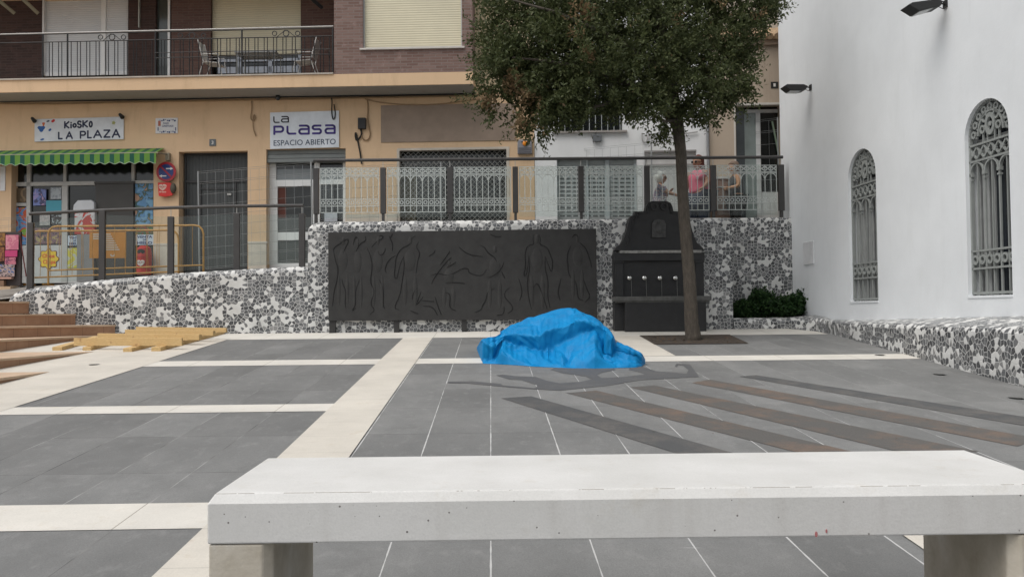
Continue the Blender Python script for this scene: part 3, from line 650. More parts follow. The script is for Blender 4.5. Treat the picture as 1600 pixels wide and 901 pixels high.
# ================================================================ MURAL
PF = Frame((0, YW), (1, 0)); dm = .12
ms0, mz0 = PF.at(513, 501, dm); ms1, mz1 = PF.at(931.5, 357.5, dm); mz1 = (PF.at(513, 363, dm)[1] + mz1) / 2 + .0
mural = thing('mural', PF.P((ms0 + ms1) / 2, dm, gz(YW)), 'wide dark relief panel of carved human figures mounted before the mosaic wall', 'mural')
pb = MB(); pb.prism(PF, [(ms0, mz0), (ms1, PF.Z(931, 498.5, dm)), (ms1, PF.Z(931, 357, dm)), (ms0, PF.Z(513, 363, dm))], .04, dm); pb.build('panel', MT['mural_dark'], mural, bevel=.006)
for px0, px1 in ((514, 523.5), (614.5, 622.5), (720, 727.5), (823, 831), (921, 929)):
    a0 = PF.S(px0, .08); a1 = PF.S(px1, .08); lg = MB(); lg.box(PF, a0, a1, .02, .09, gz(YW) - .02, mz0 + .03); lg.build('post', MT['mural_dark'], mural)
def mp(x, y): return PF.at(500 + x * .2875, 340 + y * .2875, dm)
fig = [
 [(75, 190), (72, 165), (100, 145), (150, 110), (155, 130), (130, 175), (125, 210)], [(75, 190), (85, 240), (98, 270), (95, 330), (75, 400), (68, 480)], [(120, 335), (125, 365), (142, 400), (135, 460), (140, 490)],
 [(180, 150), (185, 120), (195, 100), (205, 115)], [(195, 185), (215, 140), (250, 125), (245, 100)], [(215, 335), (190, 400), (195, 470), (170, 510), (195, 490)],
 [(280, 160), (310, 125), (345, 110), (335, 92), (320, 100)], [(315, 180), (325, 210), (350, 190), (355, 165)], [(255, 165), (275, 205), (285, 270), (270, 350), (300, 400), (270, 470), (300, 500), (272, 525)], [(320, 335), (345, 380), (342, 470), (350, 495)],
 [(375, 100), (385, 120), (395, 145), (393, 180)], [(395, 85), (380, 110)], [(410, 205), (370, 230), (350, 280), (360, 300)],
 [(520, 98), (495, 115), (492, 145), (440, 165), (412, 215), (408, 260), (402, 320), (415, 335), (422, 310), (435, 250), (455, 210)], [(455, 215), (458, 270), (445, 350), (435, 420), (400, 490), (430, 500)], [(535, 130), (520, 160), (545, 190), (530, 230), (522, 300)], [(530, 380), (505, 410), (500, 445)], [(490, 505), (535, 522)], [(550, 400), (530, 450), (520, 480), (560, 430)],
 [(590, 210), (620, 190), (625, 175)], [(605, 360), (620, 325), (680, 245), (715, 215)], [(650, 260), (690, 205), (705, 180)], [(600, 315), (640, 300), (690, 315), (730, 300), (780, 270), (810, 280), (805, 300), (880, 320), (905, 280)], [(690, 270), (740, 240)],
 [(755, 160), (790, 190), (830, 205), (885, 210)], [(870, 150), (895, 160), (910, 190), (950, 215), (965, 250)], [(905, 325), (935, 320), (980, 285), (1000, 240)], [(985, 290), (1005, 330)], [(680, 355), (740, 350), (790, 358)],
 [(555, 450), (620, 455)], [(560, 480), (610, 480), (640, 530)], [(625, 430), (640, 480), (660, 528)], [(665, 405), (710, 410), (700, 490), (740, 505)],
 [(950, 385), (910, 400), (900, 450), (880, 480), (878, 500), (840, 515)], [(1035, 375), (1005, 400), (1000, 430), (1040, 470), (1050, 500), (1020, 520)], [(1000, 480), (998, 525), (960, 530)],
 [(1160, 90), (1155, 120), (1165, 145), (1125, 150), (1112, 200), (1118, 260), (1105, 310), (1118, 320), (1130, 260), (1135, 205)], [(1190, 90), (1200, 120), (1190, 145), (1235, 160), (1250, 200), (1265, 240), (1258, 300), (1245, 270), (1225, 210)], [(1135, 210), (1140, 270), (1125, 340), (1130, 420), (1150, 500)], [(1225, 210), (1220, 270), (1240, 340), (1235, 420), (1250, 490)], [(1150, 395), (1180, 345), (1210, 420), (1235, 500)],
 [(1370, 110), (1380, 90), (1400, 95), (1400, 130)], [(1365, 150), (1340, 200), (1350, 300), (1365, 330)], [(1410, 135), (1445, 165), (1470, 240), (1475, 270)], [(1385, 340), (1395, 370), (1400, 440), (1430, 450)], [(1430, 330), (1450, 390), (1470, 430), (1440, 460)], [(1080, 330), (1100, 400), (1085, 450)], [(1310, 330), (1290, 400), (1305, 450)], [(925, 90), (960, 105), (985, 100)],
]
em = MB()
def smooth(pts, it=2):
    for _ in range(it):
        o = [pts[0]]
        for a, b_ in zip(pts, pts[1:]): o += [(a[0] * .75 + b_[0] * .25, a[1] * .75 + b_[1] * .25), (a[0] * .25 + b_[0] * .75, a[1] * .25 + b_[1] * .75)]
        pts = o + [pts[-1]]
    return pts
for i, pl in enumerate(fig):
    pp = [mp(*p) for p in smooth(pl)]; n = len(pp)
    em.tube([PF.P(a, dm + .001, z) for a, z in pp], [.003 + .009 * math.sin(math.pi * (k + .3) / (n + .6)) for k in range(n)], 5)
em.build('carved_lines', MT['mural_line'], mural)
# low swelling of the bodies themselves
def body(x, y0, y1, wd):
    bd = MB()
    for (dx, a, b_, w1) in ((0, 0, .13, .30), (0, .16, .50, .85), (-.28, .48, .98, .34), (.28, .48, .98, .34)):
        c0_ = mp(x + dx * wd, y0 + (y1 - y0) * a); c1 = mp(x + dx * wd * 1.2, y0 + (y1 - y0) * b_); rad = wd * .2875 / FPX * YW * w1 / 2
        c = PF.P((c0_[0] + c1[0]) / 2, dm - .008, (c0_[1] + c1[1]) / 2); bd.ell(c, rad * .9, .018, abs(c0_[1] - c1[1]) / 2, 14, 10)
    bd.build('carved_figure', MT['mural_dark'], mural, smooth=True)
for x, y0, y1, wd in ((125, 100, 500, 75), (205, 105, 510, 60), (315, 100, 510, 75), (490, 100, 500, 90), (700, 230, 500, 80), (950, 150, 510, 90), (1180, 85, 520, 95), (1400, 90, 460, 80)): body(x, y0, y1, wd)
# ================================================================ FOUNTAIN
D1 = .30
def fp(x, y, d=D1): return PF.at(940 + x * .2443, 300 + y * .2443, d)
fc = fp(372, 880); ftn = thing('fountain', PF.P(fc[0], D1, gz(YW - D1)), 'black cast wall fountain with a stepped crest and four silver spouts behind the tree trunk', 'fountain')
def fbox(mb, x0, y0, x1, y1, d0, d1):
    a0, z1 = fp(x0, y0, d1); a1, z0 = fp(x1, y1, d1); mb.box(PF, a0, a1, d0, d1, z0, z1)
ib = MT['iron_black']
b = MB(); fbox(b, 78, 440, 660, 888, .0, D1 - .06); b.build('back_panel', ib, ftn, bevel=.006)
b = MB(); fbox(b, 150, 700, 672, 892, D1 - .06, D1 + .16); b.build('trough', ib, ftn, bevel=.012)
b = MB(); fbox(b, 88, 668, 704, 692, 0, D1 + .20); fbox(b, 96, 692, 690, 702, 0, D1 + .17); b.build('ledge', M('iron_worn', (.075, .075, .07), .5, .4, 9), ftn, bevel=.006)
for x0, x1 in ((88, 140), (600, 655)):
    b = MB(); fbox(b, x0, 448, x1, 668, D1 - .06, D1); fbox(b, x0 - 4, 436, x1 + 4, 450, D1 - .06, D1 + .02); b.build('pilaster', ib, ftn, bevel=.004)
b = MB(); fbox(b, 82, 388, 660, 436, 0, D1 + .03); b.build('cornice', ib, ftn, bevel=.006)
b = MB(); fbox(b, 118, 374, 640, 387.5, 0, D1 + .05); b.build('cornice_edge', M('cornice_highlight', (.26, .255, .24), .8, .4, 12), ftn, bevel=.004)  # pale colour stands in for the highlight along the cornice top
cr = [(-290, 374), (-275, 352), (-245, 330), (-222, 285), (-205, 225), (-192, 168), (-180, 150), (-160, 146), (-158, 124), (-90, 122), (-84, 92), (-72, 68), (-50, 58)]
cp = [fp(370 + x, y, D1 - .02) for x, y in cr] + [fp(370 - x, y, D1 - .02) for x, y in cr[::-1]]
b = MB(); b.prism(PF, cp, .02, D1 - .02); b.build('crest', ib, ftn, bevel=.006)
b = MB()
ci = [fp(370 + x * .86, y + (12 if y > 100 else 8), D1) for x, y in cr[2:]] + [fp(370 - x * .86, y + (12 if y > 100 else 8), D1) for x, y in cr[:1:-1]]
b.stroke(PF, ci, .03, D1 - .02, D1 + .006)
for sx in (-32, 32):
    c = fp(370 + sx, 92, D1); b.ring(PF, c[0], c[1], .045, .085, D1 - .02, D1 + .012, seg=20)
b.build('moulding', ib, ftn)
b = MB(); pts = [fp(x, y, D1) for x, y in ((322, 292), (322, 205), (335, 182), (366, 172), (400, 182), (410, 205), (410, 290))]; b.prism(PF, pts, D1 - .02, D1 + .02)
c = fp(366, 235, D1); b.ell(PF.P(c[0], D1 + .02, c[1]), .07, .02, .11, 12, 8); c = fp(366, 195, D1); b.ell(PF.P(c[0], D1 + .02, c[1]), .05, .02, .03, 12, 8)
b.build('emblem', M('emblem_iron', (.045, .045, .044), .6, .4, 15, .4, 40), ftn)
for x in (175, 270, 368, 467):
    c = fp(x, 550, D1 - .06); k = MB(); k.ell(PF.P(c[0], D1 + .01, c[1]), .052, .035, .052, 18, 12); k.disc(PF, c[0], c[1], .03, D1 - .06, D1 + .01, 16)
    sp = k.build('spout', M('steel_knob', (.62, .62, .60), .22, .1, metal=1), ftn, smooth=False)
    for p in sp.data.polygons: p.use_smooth = True
    dr_ = MB(); c2 = fp(x + 18, 668, D1 - .04); dr_.tube([PF.P(c[0] + .03, D1 + .03, c[1] - .03), PF.P(c2[0] - .01, D1 - .01, c[1] - .12), PF.P(c2[0], D1 - .04, c2[1])], .0045, 6); dr_.build('water_pipe', M('thin_pipe', (.16, .16, .15), .4), sp)
# ================================================================ TARPAULIN
tp = MB()
# stations across the heap: x, crest, hollow top, hollow bottom, hem, foot (rows measured on the photograph, turned into metres below)
ST_ = [(30, 392, 396, 400, 404, 412), (60, 345, 362, 425, 470, 488), (85, 318, 345, 500, 530, 542), (130, 300, 372, 505, 532, 543), (200, 285, 395, 470, 522, 545), (260, 245, 300, 330, 440, 549), (300, 215, 272, 330, 470, 551), (400, 155, 268, 368, 520, 557),
       (500, 118, 290, 402, 535, 565), (600, 97, 285, 420, 548, 571), (650, 88, 235, 420, 553, 574), (700, 72, 222, 400, 558, 576), (800, 40, 205, 352, 562, 580), (850, 34, 190, 330, 562, 582), (915, 36, 150, 300, 562, 584), (1000, 78, 148, 262, 560, 584), (1100, 128, 176, 236, 480, 586),
       (1150, 165, 205, 320, 500, 585), (1200, 205, 245, 455, 525, 584), (1255, 258, 300, 470, 530, 583), (1285, 318, 345, 440, 535, 582), (1300, 345, 385, 425, 540, 581), (1400, 380, 405, 440, 545, 580), (1480, 428, 450, 480, 550, 576), (1530, 452, 480, 505, 545, 566), (1560, 500, 508, 515, 530, 541)]
def cub(xs, ys, x):
    i = max(0, min(len(xs) - 2, next((k for k in range(len(xs) - 1) if x <= xs[k + 1]), len(xs) - 2)))
    t = (x - xs[i]) / (xs[i + 1] - xs[i]); return ys[i] + (ys[i + 1] - ys[i]) * t
XS_ = [q_[0] for q_ in ST_]; NXT = 300; SEG = (8, 34, 14, 36, 30)
def lat(p, salt):                       # piecewise flat facets on a jittered lattice
    x = p.x + .35 * noise.noise(Vector((p.x * .9, p.y * .9, salt + .5))); y = p.y + .35 * noise.noise(Vector((p.x * .9, p.y * .9, salt + 7.5)))
    if (int(salt * 10)) % 2: x, y = x * .8 + y * .6, y * .8 - x * .6
    i, j = math.floor(x), math.floor(y); u, v_ = x - i, y - j
    hh_ = lambda a, b_: (math.sin(a * 127.1 + b_ * 311.7 + salt * 74.7) * 43758.5453) % 1
    a, b_, c, d = hh_(i, j), hh_(i + 1, j), hh_(i, j + 1), hh_(i + 1, j + 1)
    flip = hh_(i + 91, j + 17) > .5
    if flip: return a + (b_ - a) * u + (c - a) * v_ if u + v_ < 1 else d + (c - d) * (1 - u) + (b_ - d) * (1 - v_)
    return a + (b_ - a) * u + (d - b_) * v_ if u > v_ else a + (d - c) * u + (c - a) * v_
def vor(p): return noise.voronoi(p, distance_metric='MANHATTAN')[0][0]
def ridged(p): return 1 - 2 * abs(noise.noise(p))
rows = []
for i in range(NXT + 1):
    x = 30 + (1560 - 30) * i / NXT
    crest, dt, db, hem, foot = [cub(XS_, [q_[k] for q_ in ST_], x) for k in range(1, 6)]
    u = (x - 30) / 1530; e = min(1, math.sqrt(max(0, 1 - (2 * u - 1) ** 2)) * 1.3 + .06)
    # the hollow's edges wander
    jx = x * .02; dt += 14 * noise.noise(Vector((jx * 1.7, 1, 0))) ; db += 22 * noise.noise(Vector((jx * 1.3, 5, 0)))
    fpx = lambda y: (740 + x * .1719, 475 + y * .1719)
    gp = G(*fpx(foot)); Yb = gp.y
    hgt = max(.02, (foot - crest) / 550)
    D = (.12 + .75 * hgt) * e
    def P_(y, off): return PY(*fpx(y), Yb + off)
    dt = min(max(dt, crest + 2), foot - 8); db = min(max(db, dt + 1), foot - 6); hem = min(max(hem, db + 1), foot - 2)
    key = [Vector((gp.x, Yb, gp.z + .004)), P_(hem, .035 * e), P_(db, .035 * e + D * .52 * min(1, (hem - db) / 110)), None, None]
    yo = key[2].y - Yb; key[3] = P_(dt, yo - .05 * e * min(1, (db - dt) / 80)); key[4] = P_(crest, max(yo + .02, key[3].y - Yb + D * .55))
    bk = Vector((key[4].x, key[4].y + D * .9 + .05, 0)); bk.z = gz(bk.y) + .004; key.append(bk)
    col_ = []
    for k, n in enumerate(SEG):
        for j in range(n): col_.append(key[k].lerp(key[k + 1], j / n))
    col_.append(key[5])
    # soften the corners a little
    for _ in range(2): col_ = [col_[0]] + [(col_[j - 1] + col_[j] * 2 + col_[j + 1]) / 4 for j in range(1, len(col_) - 1)] + [col_[-1]]
    rows.append(col_)
for _ in range(1): rows = [rows[0]] + [[(rows[i - 1][j] + rows[i][j] * 2 + rows[i + 1][j]) / 4 for j in range(len(rows[0]))] for i in range(1, NXT)] + [rows[-1]]
m_ = len(rows[0]); vs = []
for i in range(NXT + 1):
    for j in range(m_):
        p = rows[i][j]; a = rows[max(i - 1, 0)][j]; b_ = rows[min(i + 1, NXT)][j]; c = rows[i][max(j - 1, 0)]; d = rows[i][min(j + 1, m_ - 1)]
        n = (b_ - a).cross(d - c); n = n.normalized() if n.length > 1e-9 else Vector((0, -1, 0)); n = -n if n.y > 0 and j < sum(SEG[:4]) else n
        k = min(1, j / 12, (m_ - 1 - j) / 12, i / 9, (NXT - i) / 9); ck = .45 + .55 * min(1, abs(j - sum(SEG[:4])) / 9)
        q = Vector((p.x * 2.2, p.y * 1.4, p.z * 2.6)); q += Vector((noise.noise(q * .9), noise.noise(q + Vector((5, 5, 5))), 0)) * .5
        S2 = Vector((p.x + noise.noise(p * 1.7) * .25, j / m_ * 1.15 + noise.noise(p * 1.3 + Vector((9, 0, 0))) * .18, 0))
        dsp = .075 * (lat(S2 * 4.2, 1.1) - .5) + .06 * (lat(S2 * 8.5, 2.2) - .5) + .014 * (lat(S2 * 17, 3.1) - .5) + .003 * (lat(S2 * 33, 4.2) - .5) + .012
        v_ = p + n * (dsp - .012) * k * ck * min(1, .12 + 1.7 * (rows[i][sum(SEG[:4])].z - rows[i][0].z)); v_.z = max(v_.z, gz(v_.y) + .003); vs.append(v_)
fs = []
for i in range(NXT):
    for j in range(m_ - 1):
        a = i * m_ + j; fs.append((a, a + m_, a + m_ + 1, a + 1))
tp.mesh(vs, fs)
m, nt, bb = base_mat('blue_tarp', .55, spec=.2); v = coord(nt); bb.inputs['Base Color'].default_value = (.008, .235, .60, 1)
cc = ramp(nt, noise_(nt, v, 5, 5), [(.3, (.001, .165, .40)), (.7, (.002, .215, .49))]); nt.links.new(cc, bb.inputs['Base Color'])
vo = N(nt, 'ShaderNodeTexVoronoi', feature='F1'); vo.inputs['Scale'].default_value = 11; nt.links.new(v, vo.inputs['Vector'])
bump(nt, bb, math_(nt, 'ADD', vo.outputs['Distance'], math_(nt, 'MULTIPLY', noise_(nt, v, 35, 4, .6), .3)), .12, .02)
MT['tarp'] = m
to = tp.build('tarpaulin', m); 
for p in to.data.polygons: p.use_smooth = True
tag(to, 'crumpled bright blue tarpaulin heaped over something on the paving', 'tarpaulin')
# ================================================================ TIMBER
boards = [  # (px0,py0,px1,py1, width m, thick m, lift m, label): the line is the lower front edge
 ((251, 549), (360, 519), .16, .075, .0, 'long board of the timber pile lying nearest the plaza with its sawn end forward'),
 ((206, 550), (300, 526), .15, .07, .0, 'board with its sawn end forward in the middle of the timber pile'),
 ((142, 548), (240, 523), .14, .07, .0, 'board of the timber pile running away under the top boards'),
 ((97, 548), (160, 530), .16, .07, .0, 'leftmost short board of the timber pile against the steps'),
 ((115, 540), (284, 540), .05, .135, .075, 'longest pale board laid crosswise on edge at the front of the timber pile'),
 ((152, 529), (311, 531), .10, .10, .10, 'knotty board laid crosswise behind the front one on the timber pile'),
 ((195, 522), (333, 524), .08, .09, .13, 'board laid crosswise near the back of the timber pile'),
 ((212, 517), (353, 519), .05, .085, .15, 'rearmost board of the timber pile nearest the mosaic wall'),
]
for (a, b_, wd, th, lift, lab) in boards:
    lf = lift
    A_ = G(*a, dz=lf); B_ = G(*b_, dz=lf)
    if lift == 0: B_ = G(*b_)
    dv = (B_ - A_).normalized(); sdv = Vector((dv.y, -dv.x, 0)).normalized(); sdv = -sdv if (sdv.y < 0 if abs(dv.x) > abs(dv.y) else sdv.x > 0) else sdv
    up = Vector((0, 0, th)); c = [A_, B_, B_ + sdv * wd, A_ + sdv * wd]; mb = MB(); mb.mesh(c + [p + up for p in c], [(0, 1, 2, 3), (4, 5, 6, 7), (0, 4, 5, 1), (1, 5, 6, 2), (2, 6, 7, 3), (3, 7, 4, 0)])
    tag(mb.build('timber_board', MT['wood'], bevel=.004), lab, 'board', 'loose timber boards by the steps')
# ================================================================ APARTMENT BUILDING
def wall_holes(mb, F, s0, s1, z0, z1, holes, d0, d1):
    xs = sorted({s0, s1} | {min(max(h[k], s0), s1) for h in holes for k in (0, 1)}); zs = sorted({z0, z1} | {min(max(h[k], z0), z1) for h in holes for k in (2, 3)})
    nx, nz = len(xs) - 1, len(zs) - 1
    def solid(i, j):
        if not (0 <= i < nx and 0 <= j < nz): return False
        cx, cz = (xs[i] + xs[i + 1]) / 2, (zs[j] + zs[j + 1]) / 2
        return not any(h[0] < cx < h[1] and h[2] < cz < h[3] for h in holes)
    for i in range(nx):
        for j in range(nz):
            if not solid(i, j): continue
            a, b, c, d = xs[i], xs[i + 1], zs[j], zs[j + 1]
            for dd_ in (d0, d1): mb.face([F.P(a, dd_, c), F.P(b, dd_, c), F.P(b, dd_, d), F.P(a, dd_, d)])
            if not solid(i - 1, j): mb.face([F.P(a, d0, c), F.P(a, d1, c), F.P(a, d1, d), F.P(a, d0, d)])
            if not solid(i + 1, j): mb.face([F.P(b, d0, c), F.P(b, d1, c), F.P(b, d1, d), F.P(b, d0, d)])
            if not solid(i, j - 1): mb.face([F.P(a, d0, c), F.P(b, d0, c), F.P(b, d1, c), F.P(a, d1, c)])
            if not solid(i, j + 1): mb.face([F.P(a, d0, d), F.P(b, d0, d), F.P(b, d1, d), F.P(a, d1, d)])
def S(px, d=0, py=250): return FF.S(px, d, py)
def fbx(mb, px0, py0, px1, py1, d0, d1):            # rectangle seen at its front face d1
    xm, ym = (px0 + px1) / 2, (py0 + py1) / 2
    mb.box(FF, FF.at(px0, ym, d1)[0], FF.at(px1, ym, d1)[0], d0, d1, FF.at(xm, py1, d1)[1], FF.at(xm, py0, d1)[1]); return mb
def fbox1(name, mat, parent, px0, py0, px1, py1, d0, d1, **k): return fbx(MB(), px0, py0, px1, py1, d0, d1).build(name, mat, parent, **k)
def zst(s): p = FF.P(s, 0, 0); return street_far(p.x)
zb, zt = FF.Z(400, 137.5, .8), FF.Z(400, 118.5, .8)
WT = .35
apt = thing('apartment_building', FF.P(S(300), 0, zst(S(300))), 'apricot rendered apartment block with brick upper floor, balcony and shops at street level', 'building')
sa, sb = S(-900), S(835)
H1 = [(S(18), S(240), 0, FF.Z(130, 240)), (S(279.5), S(387), 0, FF.Z(330, 236.5)), (S(416), S(540), 0, FF.Z(478, 232.5)), (S(623), S(795), 0, FF.Z(708, 232))]
b = MB(); wall_holes(b, FF, sa, sb, 0.8, zb, H1, 0, -WT); b.build('wall', MT['apricot'], apt)
b = MB(); b.box(FF, S(741), sb, -WT, -.003, zb + .001, 13.5); b.build('wall', MT['cream_plaster'], apt)
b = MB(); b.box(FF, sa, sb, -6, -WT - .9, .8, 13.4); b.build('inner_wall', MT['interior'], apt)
b = MB(); b.box(FF, sa, S(739, .8, 120), -WT, .8, zb, zt); b.build('slab', MT['apricot'], apt)
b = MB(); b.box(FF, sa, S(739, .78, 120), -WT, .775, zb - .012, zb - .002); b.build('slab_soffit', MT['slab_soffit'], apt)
b = MB(); b.box(FF, sa, S(521, .8, 120), .0, .83, zt + .002, zt + .035); b.build('balcony_edge', M('edge_stone', (.42, .38, .33)), apt)
RD = -.6; zu = FF.Z(300, -40, .8); zth = 13.5
b = MB()
holes = [(S(67, RD, 80), S(200, RD, 80), 0, 99), (S(243, RD, 80), S(266, RD, 80), 0, 99), (S(330, RD, 80), S(470, RD, 80), 0, 99)]
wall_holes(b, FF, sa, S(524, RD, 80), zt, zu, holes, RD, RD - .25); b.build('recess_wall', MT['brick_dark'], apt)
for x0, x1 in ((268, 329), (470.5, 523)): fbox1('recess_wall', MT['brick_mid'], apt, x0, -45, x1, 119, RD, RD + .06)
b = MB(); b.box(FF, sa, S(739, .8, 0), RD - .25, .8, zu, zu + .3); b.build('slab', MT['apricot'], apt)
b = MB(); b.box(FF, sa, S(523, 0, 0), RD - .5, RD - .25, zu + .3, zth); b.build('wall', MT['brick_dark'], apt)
# brick bay beside the balcony
BD = .785; bl, brr = S(522, BD, 60), S(738.5, BD, 60); wh = (S(567, BD, 60), S(722, BD, 60), FF.Z(645, 74.5, BD), FF.Z(645, -95, BD))
b = MB(); wall_holes(b, FF, bl, brr, zt, zth, [wh], BD, BD - .2)
b.face([FF.P(bl, BD - .2, zt), FF.P(bl, -WT, zt), FF.P(bl, -WT, zth), FF.P(bl, BD - .2, zth)]); b.face([FF.P(brr, BD - .2, zt), FF.P(brr, -WT, zt), FF.P(brr, -WT, zth), FF.P(brr, BD - .2, zth)]); b.build('bay_wall', MT['brick'], apt)
b = MB(); b.box(FF, wh[0], wh[1], BD - .16, BD - .10, wh[2] + .03, wh[3]); win = b.build('window', MT['shutter_cream'], apt)
b = MB(); b.box(FF, wh[0] - .07, wh[1] + .06, BD - .12, BD + .05, wh[2] - .045, wh[2] - .002); b.build('sill', M('sill_stone', (.55, .52, .48)), win, bevel=.004)
b = MB(); b.box(FF, wh[0], wh[0] + .03, BD - .15, BD - .06, wh[2], wh[3]); b.box(FF, wh[1] - .03, wh[1], BD - .15, BD - .06, wh[2], wh[3]); b.box(FF, wh[0], wh[1], BD - .1, BD - .08, wh[2], wh[2] + .045); b.build('frame', MT['grey_frame'], win)
# balcony doors
w1 = fbox1('window', MT['shutter_white'], apt, 67, -45, 200, 116, RD - .2, RD - .08); fbox1('frame', MT['white_frame'], w1, 158, -45, 165, 116, RD - .08, RD - .04)
b = MB(); fbx(b, 66, -45, 68.5, 117, RD - .08, RD + .02); fbx(b, 67, 112, 200, 118, RD - .08, RD - .05); b.build('frame', M('alu_white', (.62, .63, .63), .4), w1)
w2 = fbox1('window', M('smoked_glass', (.06, .07, .065), .15), apt, 243, -45, 263, 118, RD - .2, RD - .1); fbox1('frame', MT['white_frame'], w2, 262, -45, 265.5, 118, RD - .1, RD + .02)
w3 = fbox1('window', MT['shutter_cream'], apt, 330, -45, 470, 85, RD - .2, RD - .08); fbox1('pane', MT['window_dark'], w3, 330, 85, 470, 112, RD - .24, RD - .16)
b = MB(); fbx(b, 340, 92, 470, 96, RD - .16, RD - .1)
for x in (374, 422, 468): fbx(b, x - 3, 85, x + 3, 117, RD - .16, RD - .1)
fbx(b, 340, 104, 470, 114, RD - .16, RD - .1); b.build('frame', M('alu_blue', (.42, .46, .52), .4), w3)
fbox1('gutter_pipe', M('pale_pipe', (.40, .42, .38), .5), apt, 216, -45, 217.5, 43, RD, RD + .06)
# balcony railing
rail = thing('balcony_railing', FF.P(S(250, .74, 118), .74, zt + .035), 'black iron balcony railing with paired bars, scrolls and a pale handrail', 'railing')
def ry(px, y520): return y520 + (520 - px) * .0215
def rz(px, y520): return FF.Z(px, ry(px, y520), .74)
def rp(px, y520, d=.74): s_, z_ = FF.at(px, ry(px, y520), d); return FF.P(s_, d, z_)
ir = MT['iron_black']
b = MB(); b.tube([rp(-60, 44), rp(-12, 44), rp(2, 43)], .016); b.tube([rp(2, 43), rp(521, 41.5)], .020, 8); b.build('handrail', M('pale_handrail', (.36, .35, .33), .4), rail)
b = MB()
for y in (44.2, 56.5, 115.5): b.tube([rp(-60, y), rp(520, y)], .012, 6)
b.build('rail', ir, rail)
for x in (-2, 67, 105.5, 243, 378, 520):
    b = MB(); b.tube([rp(x, 44), rp(x, 117)], .020, 6); b.build('post', ir, rail)
xs = []; x = 66.5
while x < 520:
    xs += [x + 10.5, x + 15.5]; x += 18.2 if False else 14.6
xs = [x for x in xs if x < 516 and all(abs(x - p) > 3 for p in (105.5, 243, 378))]
for x in xs:
    b = MB(); b.tube([rp(x, 56.5), rp(x, 115.5)], .0105, 4); b.build('baluster', ir, rail)
for cx in (175, 300, 447):
    b = MB()
    for sg in (-1, 1):
        b.tube([rp(cx + sg * 14, 56), rp(cx + sg * 9, 52), rp(cx + sg * 2, 46)], .008, 5)
        c = FF.at(cx + sg * 18, ry(cx, 51), .74); b.ring(FF, c[0], c[1], .045, .062, .733, .747, seg=16)
    c = FF.at(cx, ry(cx, 51), .74); b.ring(FF, c[0], c[1], .06, .078, .733, .747, seg=18); b.build('scroll', ir, rail)
b = MB()
for y in (77, 85): b.tube([rp(243, y, .9), rp(516, y, .9)], .010, 5)
for x in (243, 330, 378, 420, 463, 512): b.tube([rp(x, 77, .9), rp(x + 3, 92, .76)], .009, 5)
tag(b.build('clothes_rack', ir), 'dark clothes drying rack hooked on the outside of the balcony railing', 'rack')
# chairs and table on the balcony
def bal_chair(cx, flip, label):
    D = .25; c = FF.at(cx, 112, D); o = FF.P(c[0], D, zt + .036); t = thing('balcony_chair', o, label, 'chair', 'white chairs on the balcony'); f = flip
    def L(a, d, z): return o + FF.e * a * f + FF.n * d + Vector((0, 0, z))
    wm = M('chair_white', (.55, .54, .52), .4); b = MB()
    for d in (-.2, .2):
        b.tube([L(-.30, d, 0), L(-.16, d, .44), L(.22, d, .40), L(.32, d, 0)], .013, 6); b.tube([L(-.16, d, .44), L(-.30, d, .98)], .013, 6); b.tube([L(-.2, d, .62), L(.2, d, .62), L(.22, d, .40)], .011, 6)
    b.build('frame', wm, t); b = MB(); b.mesh([L(-.16, -.2, .44), L(-.16, .2, .44), L(.22, .2, .41), L(.22, -.2, .41), L(-.16, -.2, .425), L(-.16, .2, .425), L(.22, .2, .395), L(.22, -.2, .395)], [(0, 1, 2, 3), (4, 5, 6, 7), (0, 1, 5, 4), (2, 3, 7, 6), (1, 2, 6, 5), (0, 3, 7, 4)]); b.build('seat', wm, t)
    b = MB(); b.mesh([L(-.18, -.2, .52), L(-.18, .2, .52), L(-.29, .2, .95), L(-.29, -.2, .95), L(-.19, -.2, .52), L(-.19, .2, .52), L(-.30, .2, .95), L(-.30, -.2, .95)], [(0, 1, 2, 3), (4, 5, 6, 7), (0, 1, 5, 4), (2, 3, 7, 6), (1, 2, 6, 5), (0, 3, 7, 4)]); b.build('backrest', wm, t)
bal_chair(333, 1, 'white metal chair at the left side of the small balcony table'); bal_chair(479, -1, 'white metal chair at the right end of the balcony against the brick')
D = .2; c = FF.at(405, 112, D); o = FF.P(c[0], D, zt + .036); t = thing('balcony_table', o, 'low grey table between the two balcony chairs', 'table')
b = MB(); b.box(FF, c[0] - .5, c[0] + .5, D - .3, D + .3, zt + .66, zt + .69); b.build('table_top', M('table_grey', (.30, .31, .31), .5), t)
for a in (-.45, .45):
    for d in (-.26, .26): b = MB(); b.tube([FF.P(c[0] + a, D + d, zt + .036), FF.P(c[0] + a, D + d, zt + .66)], .014, 6); b.build('leg', M('table_grey', None), t)
# folded awning arms under the slab above
for i, (x0, x1) in enumerate(((-8, 15), (33, 52), (480, 500))):
    b = MB(); A_ = FF.at(x0, -6, .3); B_ = FF.at(x1, 17 if i < 2 else 8, .3); b.tube([FF.P(A_[0], .5, A_[1]), FF.P(B_[0], .1, B_[1])], .045, 6)
    b.build('awning_arm', M('arm_tan', (.20, .18, .12), .7) if i < 2 else ir, apt)
